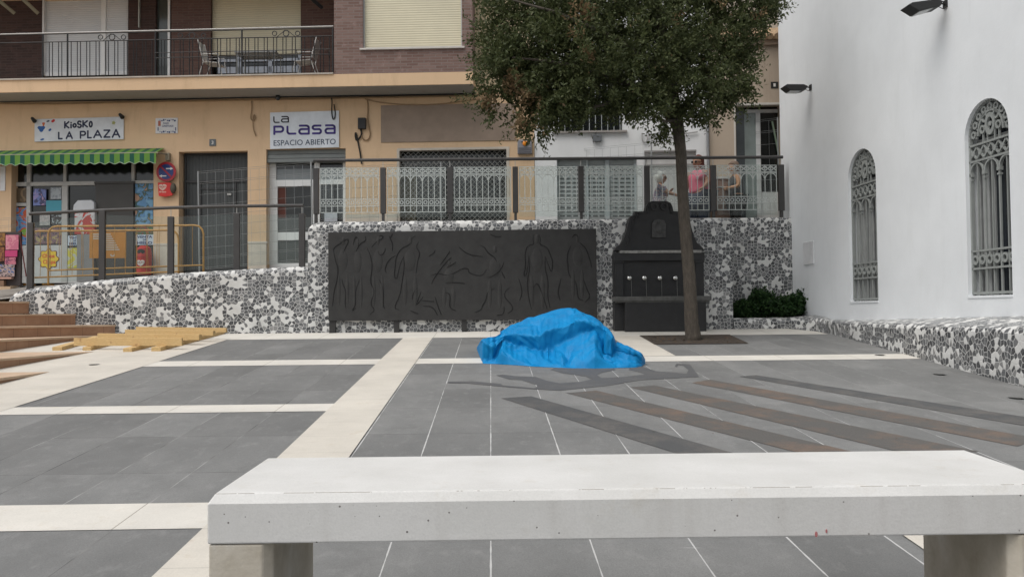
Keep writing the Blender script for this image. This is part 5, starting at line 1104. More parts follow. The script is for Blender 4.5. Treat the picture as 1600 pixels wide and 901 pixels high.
for i in range(11):
    x = 873 + i * 9.6; b = MB(); c0_ = FF.at(x, 204, .02); c1 = FF.at(x, 112, .02); b.tube([FF.P(c0_[0], .02, c0_[1]), FF.P(c0_[0], .02, c1[1])], .011, 6); b.build('bar', M('bar_grey', (.30, .32, .32), .4), w4)
b = MB(); fbx(b, 864, 204, 980, 207, -.2, .07); b.build('sill', M('sill_grey', (.30, .28, .26)), w4)
nb = fbox1('door', M('niche_panel', (.55, .545, .53)), wh_, 1007, 234, 1088, 440, -.13, -.08); b = MB(); fbx(b, 1007, 256, 1088, 258.5, -.08, -.04); fbx(b, 1007, 234.5, 1088, 237, -.08, .0); b.build('frame', M('niche_trim', (.30, .29, .28)), nb)
tag(fbox1('meter_box', M('meter_grey', (.14, .15, .16), .4), None, 926, 209.5, 940, 220.5, -.009, .08, bevel=.006), 'grey meter box under the barred window of the white house', 'box')
t = MB(); pts = [(1003, 208), (1003, 219), (1007, 223.5), (1011.5, 219), (1012, 211), (1030, 210), (1060, 210), (1090, 206)]; t.tube([(lambda c: FF.P(c[0], .03, c[1]))(FF.at(x, y, .03)) for x, y in smooth(pts, 2)], .018, 6)
tag(t.build('wall_pipe', M('pipe_grey', (.36, .36, .35), .5)), 'grey pipe with a swan neck running along the white house wall', 'pipe')
t = MB(); c = FF.at(1105.5, 195, .06); t.tube([FF.P(c[0], .06, FF.Z(1105, 60)), FF.P(c[0], .06, zst(c[0]))], .035, 8); tag(t.build('downpipe', M('downpipe_grey', (.24, .25, .26), .5)), 'dark grey downpipe between the white house and the beige house', 'pipe')
# ================================================================ BEIGE HOUSE
bh = thing('beige_house', FF.P(S(1160), 0, zst(S(1160))), 'beige rendered house with a tiled eave squeezed between the white house and the church', 'house')
s0, s1 = S(1109.2), S(1420); zE = FF.Z(1200, 68)
b = MB(); wall_holes(b, FF, s0, s1, .8, zE, [(S(1150.5), S(1222), 0, FF.Z(1180, 163))], .01, -WT); b.build('wall', MT['beige_plaster'], bh)
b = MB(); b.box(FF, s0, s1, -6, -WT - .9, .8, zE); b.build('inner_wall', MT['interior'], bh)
b = MB(); wall_holes(b, FF, s0, s1, zE + .25, zE + 2.6, [], -1.6, -1.8); b.build('wall', M('plaster_upper', (.50, .44, .36)), bh)
b = MB(); fbx(b, 1109, 61, 1420, 68.5, -WT, .10); b.build('cornice', M('cornice_tan', (.36, .27, .20)), bh)
tile = M('roof_tile_old', (.36, .25, .15), .85, .3, 6); b = MB()
a = s0 - .05
while a < s1:
    p0 = FF.P(a, .22, zE + .10); p1 = FF.P(a, -1.6, zE + .85); b.tube([p0, p1], .075, 8); a += .165
b.mesh([FF.P(s0 - .05, .18, zE + .06), FF.P(s1, .18, zE + .06), FF.P(s1, -1.6, zE + .80), FF.P(s0 - .05, -1.6, zE + .80), FF.P(s0 - .05, -1.6, zE + .02), FF.P(s1, -1.6, zE + .02)], [(0, 1, 2, 3), (0, 1, 5, 4)]); b.build('roof', tile, bh)
dd3 = fbox1('door', MT['window_dark'], bh, 1151, 164, 1222, 440, -.34, -.31)
b = MB(); fbx(b, 1165, 175, 1183, 440, -.31, -.28); b.build('pane', M('pane_green', (.22, .26, .25), .2), dd3); b = MB(); fbx(b, 1151, 165, 1165, 440, -.31, -.285); b.build('pane', M('pane_dark', (.06, .07, .075), .15), dd3)
b = MB(); fbx(b, 1183, 175, 1190, 440, -.31, -.25); fbx(b, 1165, 171, 1222, 176, -.31, -.25); fbx(b, 1190, 300, 1222, 440, -.31, -.27); b.build('frame', M('alu_white', None), dd3)
b = MB(); fbx(b, 1148.5, 163, 1151, 440, -.1, .02); fbx(b, 1149, 160.5, 1222, 164, -.1, .03); b.build('trim', M('trim_pale', (.55, .52, .47)), bh)
b = MB(); c0_ = FF.at(1207, 190, -.2); c1 = FF.at(1218, 245, -.2); b.stroke(FF, [c0_, c1], .03, -.25, -.2); tag(b.build('leaning_bar', M('bar_green', (.22, .30, .22))), 'pale green bar leaning across the doorway beside the church', 'bar')
pw = MB(); DW = .42; fbx(pw, 1118, 279, 1151, 440, DW - .5, DW); t = thing('low_wall', FF.P(S(1135, DW), DW, zst(S(1135))), 'low brown wall with a white cap in front of the beige house', 'wall'); pw.build('wall', M('brown_render', (.27, .17, .13)), t); pw = MB(); fbx(pw, 1115, 275.5, 1153, 279, DW - .53, DW + .03); pw.build('cap', M('cap_white', (.55, .54, .52)), t)
# ================================================================ GLASS RAILINGS
YG = YW + 1.12; RF = Frame((0, YG), (1, 0)); pdk = MT['post_dark']
def rr(px, y): return RF.at(px, y - (px - 494) * .0073)
PX = [494, 598.5, 703, 805, 907.5, 1010.5, 1114, 1220]
t = thing('glass_railing', RF.P(RF.at(857, 340)[0], 0, RF.Z(857, 342)), 'glass railing with etched arches and dark steel posts along the top of the mural wall', 'railing')
b = MB(); p0 = rr(490, 250.8); p1 = rr(1223, 250.8); b.tube([RF.P(p0[0], 0, p0[1]), RF.P(p1[0], 0, p1[1])], .036, 12); b.build('handrail', pdk, t)
etch = bpy.data.materials.new('etched_frost'); etch.use_nodes = True; nt = etch.node_tree; bs_ = nt.nodes['Principled BSDF']; bs_.inputs['Base Color'].default_value = (.60, .64, .62, 1); bs_.inputs['Roughness'].default_value = .8
tr = nt.nodes.new('ShaderNodeBsdfTransparent'); ms = nt.nodes.new('ShaderNodeMixShader'); ms.inputs[0].default_value = .58; nt.links.new(tr.outputs[0], ms.inputs[1]); nt.links.new(bs_.outputs[0], ms.inputs[2]); nt.links.new(ms.outputs[0], nt.nodes['Material Output'].inputs[0])
for i, x in enumerate(PX):
    a0 = rr(x - 4.2, 263)[0]; a1 = rr(x + 4.2, 263)[0]; zt_ = rr(x, 263)[1]; zb_ = rr(x, 334.5)[1]; zf = rr(x, 352)[1]; am = (a0 + a1) / 2
    b = MB(); b.box(RF, a0, a1, -.045, .045, zb_, zt_); b.box(RF, am - .03, am + .03, -.03, .03, zf, zb_ - .002); po = b.build('post', pdk, t, bevel=.004)
    b = MB(); b.tube([RF.P(am, 0, zt_ - .02), RF.P(am, 0, rr(x, 251)[1])], .008, 6); b.build('rod', MT['grey_frame'], po)
for i in range(7):
    a0 = rr(PX[i] + 6, 300)[0]; a1 = rr(PX[i + 1] - 6, 300)[0]; xm = (PX[i] + PX[i + 1]) / 2
    zz = lambda y: rr(xm, y)[1]
    g = MB(); g.box(RF, a0, a1, -.006, .006, zz(341), zz(262)); go = g.build('glass_panel', MT['rail_glass'], t)
    e = MB(); n = 9 if False else 10; cw_ = (a1 - a0) / n; d0, d1 = .008, .010
    rows_ = [zz(y) for y in (263.5, 273.5, 275.5, 312, 322.5, 332.5)]
    for z in rows_: e.box(RF, a0, a1, d0, d1, z - .009, z + .009)
    for k in range(n + 1):
        a = a0 + cw_ * k; a = min(max(a, a0 + .012), a1 - .012); e.box(RF, a - .009, a + .009, d1, d1 + .0015, rows_[5], rows_[0])
    for k in range(n):
        c = a0 + cw_ * (k + .5); z = (rows_[0] + rows_[1]) / 2; q_ = cw_ * .36
        for sg in (1, -1): e.stroke(RF, [(c - q_, z - sg * q_ * .8), (c + q_, z + sg * q_ * .8)], .024, d0, d1)
        e.ring(RF, c, (rows_[3] + rows_[4]) / 2, cw_ * .20, cw_ * .34, d0, d1, seg=14)
    for k in range(0, n, 2): e.ring(RF, a0 + cw_ * (k + 1), rows_[2] - cw_ * .95, cw_ * .86, cw_ * 1.0, d0, d1, 0, 180, 20, 1.0)
    e.build('etched_pattern', etch, go)
# ramp railing
YQ = YW + .22; QF = Frame((0, YQ), (1, 0))
t = thing('glass_railing', QF.P(QF.at(260, 430)[0], 0, QF.Z(260, 428)), 'plain glass railing with dark posts following the ramp beside the stair', 'railing')
hp_ = [(46, 334), (160, 328.5), (267, 324.5), (370, 322), (474, 321)]
b = MB(); b.tube([(lambda c: QF.P(c[0], 0, c[1]))(QF.at(*p)) for p in hp_], .034, 12); b.build('handrail', pdk, t)
QP = [(48, 348, 449), (160, 329, 440), (267, 338.5, 429), (370, 333.5, 421), (472, 333.5, 416)]
for x, y0, y1 in QP:
    a0 = QF.at(x - 4.6, 380)[0]; a1 = QF.at(x + 4.6, 380)[0]; b = MB(); b.box(QF, a0, a1, -.04, .04, QF.Z(x, y1) - .1, QF.Z(x, y0)); po = b.build('post', pdk, t, bevel=.004)
    b = MB(); am = (a0 + a1) / 2; yh_ = [q_ for q_ in hp_ if abs(q_[0] - x) < 5][0][1]; b.tube([QF.P(am, 0, QF.Z(x, y0) - .02), QF.P(am, 0, QF.Z(x, yh_))], .008, 6); b.build('rod', MT['grey_frame'], po)
for (x0, u0, v0), (x1, u1, v1) in zip(QP, QP[1:]):
    u0, u1 = max(u0, 336), max(u1, 335); A_ = QF.at(x0 + 5.5, u0); B_ = QF.at(x1 - 5.5, u1); C_ = QF.at(x1 - 5.5, v1 - 5); D_ = QF.at(x0 + 5.5, v0 - 5)
    g = MB(); g.prism(QF, [D_, C_, B_, A_], -.006, .006); g.build('glass_panel', MT['rail_glass'], t)
# ================================================================ CROWD BARRIERS
ym = M('barrier_ochre', (.42, .21, .035), .55, .25, 8)
def barrier(Y, pts, label, plate=False):
    (xl, yt, xr, yb_l, yb_r, foot) = pts; F_ = Frame((0, Y), (1, 0)); Q = lambda x, y: (lambda c: F_.P(c[0], 0, c[1]))(F_.at(x, y))
    o = Q((xl + xr) / 2, foot - 4); t = thing('crowd_barrier', o, label, 'barrier', 'ochre crowd barriers before the kiosk')
    b = MB(); b.tube([Q(xl, foot), Q(xl, yt + 12), Q(xl + 2.5, yt + 5), Q(xl + 7, yt + 1.2), Q(xl + 14, yt), Q((xl + xr) / 2, yt - .6), Q(xr - 14, yt - 1.5), Q(xr - 7, yt), Q(xr - 2, yt + 5), Q(xr, yt + 12), Q(xr, foot - 12)], .022, 8); b.build('frame', ym, t)
    b = MB(); b.tube([Q(xl, yb_l), Q(xr, yb_r)], .018, 8); b.build('rail', ym, t)
    n = 14
    for k in range(1, n):
        x = xl + (xr - xl) * k / n; b = MB(); dx = random.uniform(-1, 1); b.tube([Q(x, yt), Q(x + dx, (yt + yb_l) / 2), Q(x, yb_l + (yb_r - yb_l) * k / n)], .006, 4); b.build('bar', ym, t)
    for x in (xl, xr):
        b = MB(); c = Q(x, foot if x == xl else foot - 12); b.tube([c + Vector((0, -.22, .02)), c + Vector((0, .22, .02))], .016, 6); b.build('foot', ym, t)
    return t, Q
t1, Q1 = barrier(YW + .95, (75.5, 353.5, 318, 422.5, 414, 446), 'nearest ochre crowd barrier standing behind the ramp railing')
t2, Q2 = barrier(YW + 1.5, (46, 361, 279, 434, 424, 446), 'ochre crowd barrier with a lettered orange plate overlapping behind the nearest one')
b = MB(); F_ = Frame((0, YW + 1.46), (1, 0)); a0, z1 = F_.at(140, 362.5); a1, z0 = F_.at(197, 403); b.box(F_, a0, a1, -.004, .004, z0, z1); pl = b.build('plate', M('plate_orange', (.42, .17, .015), .5), t2)
b = MB()
for k in range(8):
    y = 366 + k * 3.4; L = 14 + k * 2.6; c0_ = F_.at(146 + (k > 2) * 14, y, .005); c1 = F_.at(162 + L * .75, y, .005); b.stroke(F_, [c0_, c1], .024, .005, .008)
c0_ = F_.at(176, 397, .005); b.ring(F_, c0_[0], c0_[1], .03, .055, .005, .008, 180, 360); b.build('faded_lettering', M('faded_white', (.42, .40, .36)), pl)
# ================================================================ MESH FENCE PANELS
fm = M('galvanised', (.30, .31, .31), .45, .1, metal=.3)
def heras(A_, B_, h, label, lean=0):
    A_ = Vector(A_); B_ = Vector(B_); o = (A_ + B_) / 2; t = thing('mesh_fence_panel', o, label, 'fence', 'temporary mesh fence panels on the street'); up = Vector((lean, 0, h))
    for P_ in (A_, B_): b = MB(); b.tube([P_, P_ + up], .019, 6); b.build('post', fm, t)
    b = MB(); n = int((B_ - A_).length / .2); m_ = 9
    for k in range(1, n): p = A_.lerp(B_, k / n); b.tube([p + up * .06, p + up * .98], .0028, 3, cap=False)
    for k in range(m_ + 1):
        z = up * (.06 + .92 * k / m_)
        for dz in ((0,) if 1 < k < m_ - 1 else (0, .04)): b.tube([A_ + z + Vector((0, 0, dz)), B_ + z + Vector((0, 0, dz))], .0035, 3, cap=False)
    b.build('mesh', fm, t)
def st(px, py, Y): p = PY(px, py, Y); return (p.x, p.y, street_z(p.x, p.y))
def hgt(px, py, Y): p = PY(px, py, Y); return p.z - street_z(p.x, p.y)
Y1 = YW + 2.2
heras(st(312, 400, Y1), st(489, 400, Y1), hgt(308, 268, Y1), 'mesh fence panel with a pale post across the dark corrugated door', lean=-.04)
heras(st(492, 400, Y1 + .1), st(690, 400, Y1 + .3), hgt(500, 262, Y1), 'mesh fence panel before the glazed entrance and apricot wall')
heras(st(1020, 400, YW + 1.9), st(846, 400, YW + 3.1), hgt(1020, 222, YW + 1.9), 'mesh fence panel standing askew before the grey garage shutter')
heras(st(1150, 400, YW + 3.0), st(1219, 400, YW + 2.2), hgt(1219, 183, YW + 2.2), 'mesh fence panel by the beige house doorway and the church corner')
heras(st(-60, 440, YW + 2.4), st(42, 440, YW + 2.5), 1.75, 'mesh fence panel at the far left before the kiosk pillar')
# ================================================================ MAGAZINE RACK
YM = YW + 1.0; F_ = Frame((0, YM), (1, 0)); c = F_.at(10, 440); t = thing('magazine_rack', F_.P(c[0], 0, c[1]), 'magazine rack full of pink and blue covers at the left edge by the kiosk', 'rack')
b = MB(); 
def fb2(mb, x0, y0, x1, y1, d0, d1): mb.box(F_, F_.at(x0, y0)[0], F_.at(x1, y0)[0], d0, d1, F_.Z((x0 + x1) / 2, y1), F_.Z((x0 + x1) / 2, y0)); return mb
fb2(b, -40, 362, 31, 446, -.10, -.04); b.build('frame', M('rack_black', (.05, .04, .04)), t)
k = 0
for x0, y0, x1, y1, cols in ((-12, 364, 8, 384, [(.28, .14, .03), (.12, .05, .02), (.35, .22, .05)]), (9, 367, 29, 390, [(.50, .14, .22), (.6, .25, .3), (.45, .08, .12)]), (8, 391, 27, 401, [(.48, .04, .16), (.55, .08, .2)]), (-12, 386, 7, 408, [(.12, .03, .02), (.25, .1, .03), (.05, .04, .03)]), (8, 402, 25, 413, [(.5, .16, .22), (.2, .05, .1), (.55, .4, .42)]), (-10, 413, 23, 432, [(.06, .12, .28), (.4, .3, .28), (.05, .05, .06), (.35, .4, .45)])):
    k += 1; fb2(MB(), x0, y0, x1, y1, -.02 + .002 * k, .0 + .002 * k).build('magazine', m_print('mag_%d' % k, cols, 9, k), t)
b = MB(); fb2(b, -30, 433, 20, 436, -.1, .06); b.build('shelf', M('shelf_pink', (.5, .3, .24)), t)
b = MB(); fb2(b, -4, 438, 8, 447, -.2, .05); b.build('base', M('base_brown', (.22, .13, .08)), t)
A_ = F_.at(31, 368); B_ = F_.at(41, 432); b = MB(); b.tube([F_.P(A_[0], .0, A_[1]), F_.P(B_[0], .0, B_[1])], .012, 6); tag(b.build('broom_handle', M('handle_red', (.12, .02, .02))), 'thin dark red pole leaning beside the magazine rack', 'pole')
# ================================================================ TREE
tree = thing('tree', G(1083, 531), 'holm oak with a slim leaning trunk and a dense dark crown with dry brown clumps', 'tree')
TYD = G(1083, 531).y
def TP(px, py, dy=0): return PY(px, py, TYD + dy)
b = MB(); tr_pts = [(1084, 535, 0), (1083, 524, 0), (1080.5, 505, 0), (1079, 470, 0), (1077, 430, .03), (1073, 385, .05), (1069, 340, .05), (1066, 290, .05), (1064, 240, .03), (1060, 205, 0), (1056, 170, 0), (1046, 120, .05), (1035, 60, .1), (1025, 0, .1), (1010, -80, .1), (1000, -180, 0)]
rad = [.185, .145, .128, .12, .115, .110, .105, .102, .102, .11, .105, .10, .11, .09, .06, .03]
pp = [TP(*p) for p in tr_pts]; b.tube(pp, rad, 14)
for ch, r0 in ((((1058, 195, 0), (1035, 165, -.2), (1000, 140, -.4), (960, 120, -.6), (905, 105, -.7), (850, 95, -.8), (800, 90, -.8)), .10), (((1058, 180, 0), (1085, 150, -.1), (1110, 120, -.3), (1135, 90, -.4)), .075), (((1052, 150, 0), (1000, 90, .5), (940, 30, .9), (880, -20, 1.1)), .08), (((1045, 110, 0), (1090, 60, .6), (1150, 10, .9)), .07),
               (((1000, 140, -.4), (940, 165, -.7), (880, 175, -.8)), .045), (((1060, 185, 0), (1040, 190, -.5), (1010, 175, -.9)), .04), (((1085, 150, -.1), (1140, 145, -.5), (1165, 130, -.6)), .04), (((1046, 120, .05), (960, 60, -.5), (870, 20, -.8), (800, 0, -.9)), .07)):
    c = [TP(*p) for p in ch]; b.tube(c, r0, 8, r1=.012)
m_, nt, bb = base_mat('oak_bark', .9); v = coord(nt); f = noise_(nt, coord(nt, 'Object', (5, 5, 1.3)), 5, 6, .7, .6)
nt.links.new(ramp(nt, f, [(.3, (.040, .033, .026)), (.6, (.090, .075, .058)), (.8, (.16, .14, .11))]), bb.inputs['Base Color']); bump(nt, bb, f, .9, .03)
tk = b.build('trunk', m_, tree, merge=False)
for p in tk.data.polygons: p.use_smooth = True
lobes = [(812, 40, 72, 85, -.2), (790, 105, 52, 50, -.5), (772, 60, 38, 50, 0), (800, 160, 50, 34, -.5), (838, 185, 42, 32, -.6), (868, 150, 50, 48, -.7), (775, 150, 26, 22, -.4), (900, 90, 100, 85, -.6), (935, 140, 75, 46, -.7), (900, 172, 45, 24, -.8), (985, 60, 120, 95, -.5), (990, 140, 60, 42, -.8), (1015, 176, 38, 26, -.8), (1040, 205, 20, 16, -.3), (1085, 120, 85, 65, -.5), (1110, 165, 48, 34, -.4), (1145, 145, 38, 40, -.3),
         (1110, 50, 82, 70, 0), (1160, 85, 30, 30, -.1), (1170, 135, 16, 14, -.2), (1155, 5, 62, 45, 0), (1215, 3, 34, 16, 0), (1190, 30, 24, 22, 0), (900, -30, 150, 80, .1), (1050, -60, 170, 90, .2), (960, -150, 170, 90, 0), (1060, -210, 130, 80, 0), (980, 40, 150, 90, 1.0), (880, 70, 120, 75, .9), (1080, 70, 110, 75, 1.0), (850, 110, 60, 60, .3)]
rnd = random.Random(11); lv = []; lf = []; lm = []
PXM = TYD / FPX                         # metres per photo pixel at the trunk
brown_c = [(TP(905, 20, -1.2), .22), (TP(903, 55, -1.25), .16), (TP(922, 82, -1.25), .16), (TP(820, 165, -.9), .26), (TP(802, 125, -.8), .20), (TP(808, 190, -.8), .22), (TP(765, 160, -.6), .16), (TP(1128, 5, -.8), .2), (TP(1180, 20, -.4), .16), (TP(838, 205, -.9), .12), (TP(1060, 30, -1.3), .12)]
def leaf(p, dirv, L, W, roll):
    dirv = dirv.normalized(); s_ = dirv.cross(roll); s_ = s_.normalized() if s_.length > 1e-4 else Vector((1, 0, 0)); n_ = s_.cross(dirv)
    k = len(lv); lv.extend([p, p + dirv * L * .45 + s_ * W * .5 + n_ * L * .05, p + dirv * L, p + dirv * L * .45 - s_ * W * .5 + n_ * L * .05]); lf.append((k, k + 1, k + 2, k + 3))
def rv(): 
    while True:
        v_ = Vector((rnd.uniform(-1, 1), rnd.uniform(-1, 1), rnd.uniform(-1, 1)))
        if .05 < v_.length < 1: return v_.normalized()
def clump(p, out, n, rad, L, W, mi=None):
    for k in range(n):
        t_ = k / n; q = p + out * rad * (t_ * 1.6 - .6) + rv() * rad * .38; d = (out * .6 + rv()).normalized()
        isb = mi if mi is not None else (1 if any((q - c_).length < r_ * rnd.uniform(.85, 1.4) for c_, r_ in brown_c) or rnd.random() < .003 else 0)
        leaf(q, d, L * rnd.uniform(.7, 1.2), W, rv()); lm.append(isb)
for (px, py, rx, ry_, dy) in lobes:
    c = TP(px, py, dy); ax, az = rx * PXM, ry_ * PXM; ay = min(ax, az) * 1.0 + .15
    vol = (ax * az + ax * ay + az * ay) / 3; low = py < -60; n = int(vol * (900 if not low else 300))
    for i in range(n):
        d = rv(); rr_ = (rnd.random() ** .33) * 1.0; p = c + Vector((d.x * ax, d.y * ay, d.z * az)) * rr_
        hole = noise.noise(p * 2.4 + Vector((4, 2, 9)))
        if hole < -.06 and rnd.random() < .95: continue
        clump(p, (d + Vector((0, 0, .15))).normalized(), 11 if not low else 8, .13, .085 if not low else .11, .038 if not low else .05)
# loose twigs breaking the outline
for (px, py, dx, dz) in ((727, 90, -1, 0), (735, 60, -1, .3), (712, 152, -1, .1), (720, 156, -1, -.1), (735, 165, -1, -.2), (745, 178, -1, -.4), (765, 200, -.5, -1), (790, 214, -.2, -1), (842, 224, .1, -1), (850, 232, 0, -1), (820, 214, 0, -1), (890, 200, .3, -1), (926, 203, 0, -1), (985, 190, .1, -1), (1030, 214, -.2, -1), (1044, 228, -.1, -1), (1100, 198, .3, -1), (1120, 200, .3, -1),
                         (1150, 185, .6, -.6), (1176, 160, 1, -.3), (1178, 148, 1, 0), (1190, 100, 1, -.1), (1183, 92, 1, .2), (1192, 84, 1, .3), (1215, 22, .8, -.6), (1240, 8, 1, .2), (1228, 18, 1, -.3), (1175, 120, 1, -.4), (733, 120, -1, -.2), (728, 30, -1, .4), (955, 188, 0, -1), (870, 208, .2, -1), (1073, 212, .3, -1), (1165, 175, .8, -.5)):
    p = TP(px, py, rnd.uniform(-.6, .1)); o_ = Vector((dx, 0, dz)).normalized()
    for k in range(3): clump(p - o_ * .12 * k + rv() * .05, (o_ + rv() * .35).normalized(), 12, .12, .07, .025)
me = bpy.data.meshes.new('crown'); tb = Vector(tree.location); me.from_pydata([v_ - tb for v_ in lv], [], lf); me.materials.append(MT['leaf_green']); me.materials.append(MT['leaf_brown']); me.polygons.foreach_set('material_index', lm); me.update()
co = bpy.data.objects.new('crown', me); COL.objects.link(co); co.parent = tree
print('leaves', len(lf))
# litter in the tree pit
b = MB()
for k in range(160):
    x = rnd.uniform(1022, 1160); y = rnd.uniform(525.5, 536.5); p = G(x + (y - 530) * 1.5 - 8, y); p.z += .014; a_ = rnd.uniform(0, 6.28); L = rnd.uniform(.02, .06); u_ = Vector((math.cos(a_), math.sin(a_), rnd.uniform(0, .4))) * L; w_ = Vector((-math.sin(a_), math.cos(a_), 0)) * L * .4; b.face([p, p + u_ * .5 + w_, p + u_, p + u_ * .5 - w_])
for k in range(40):
    p = G(rnd.uniform(880, 1480), rnd.uniform(532, 700)); p.z += .016; a_ = rnd.uniform(0, 6.28); L = rnd.uniform(.015, .035); u_ = Vector((math.cos(a_), math.sin(a_), .1)) * L; w_ = Vector((-math.sin(a_), math.cos(a_), 0)) * L * .4; b.face([p, p + u_ * .5 + w_, p + u_, p + u_ * .5 - w_])
tag(b.build('leaf_litter', M('litter', (.10, .06, .03), .9, .4, 20)), kind='stuff', label='dry leaf litter scattered in the tree pit and over the paving')
# ================================================================ HEDGE
def shrub(pxc, pyc, rx, ry_, label, n, L=.07, W=.045, low=True):
    lv.clear(); lf.clear(); lm.clear(); Y = YW + .55; c = PY(pxc, pyc, Y); k = Y / FPX; ax, az = rx * k, ry_ * k; base = Vector((c.x, Y, bedz - .06))
    for i in range(n):
        d = rv(); r_ = rnd.random() ** .4; p = c + Vector((d.x * ax, d.y * .38, d.z * az)) * r_
        clump(p, (d + Vector((0, 0, .4))).normalized(), 9, .07, L, W, 0)
    t = thing('shrub', base, label, 'shrub', 'shrubs of the low hedge'); me = bpy.data.meshes.new('foliage'); me.from_pydata([v_ - base for v_ in lv], [], lf); me.materials.append(MT['hedge_leaf']); me.update(); o_ = bpy.data.objects.new('foliage', me); COL.objects.link(o_); o_.parent = t
    b = MB()
    for s_ in range(5): b.tube([base + Vector((rnd.uniform(-.05, .05), 0, 0)), Vector((c.x + rnd.uniform(-.6, .6) * ax, Y + rnd.uniform(-.1, .1), c.z + rnd.uniform(-.2, .5) * az))], .012, 5, r1=.005)
    b.build('stem', m_, t)
shrub(1164, 484, 19, 13, 'low rounded shrub at the left end of the hedge beside the mosaic step', 230)
shrub(1190, 474, 20, 23, 'taller dark shrub left of the middle of the hedge', 330)
shrub(1215, 482, 20, 16, 'low clipped shrub in the middle of the hedge', 260)
shrub(1238, 480, 16, 18, 'shrub where the mosaic wall meets the church', 230)
shrub(1262, 476, 17, 22, 'rightmost hedge shrub with large glossy leaves against the church wall', 170, .11, .06)
shrub(1262, 456, 9, 9, 'upright leafy shoot sticking up above the right end of the hedge', 22, .12, .06)
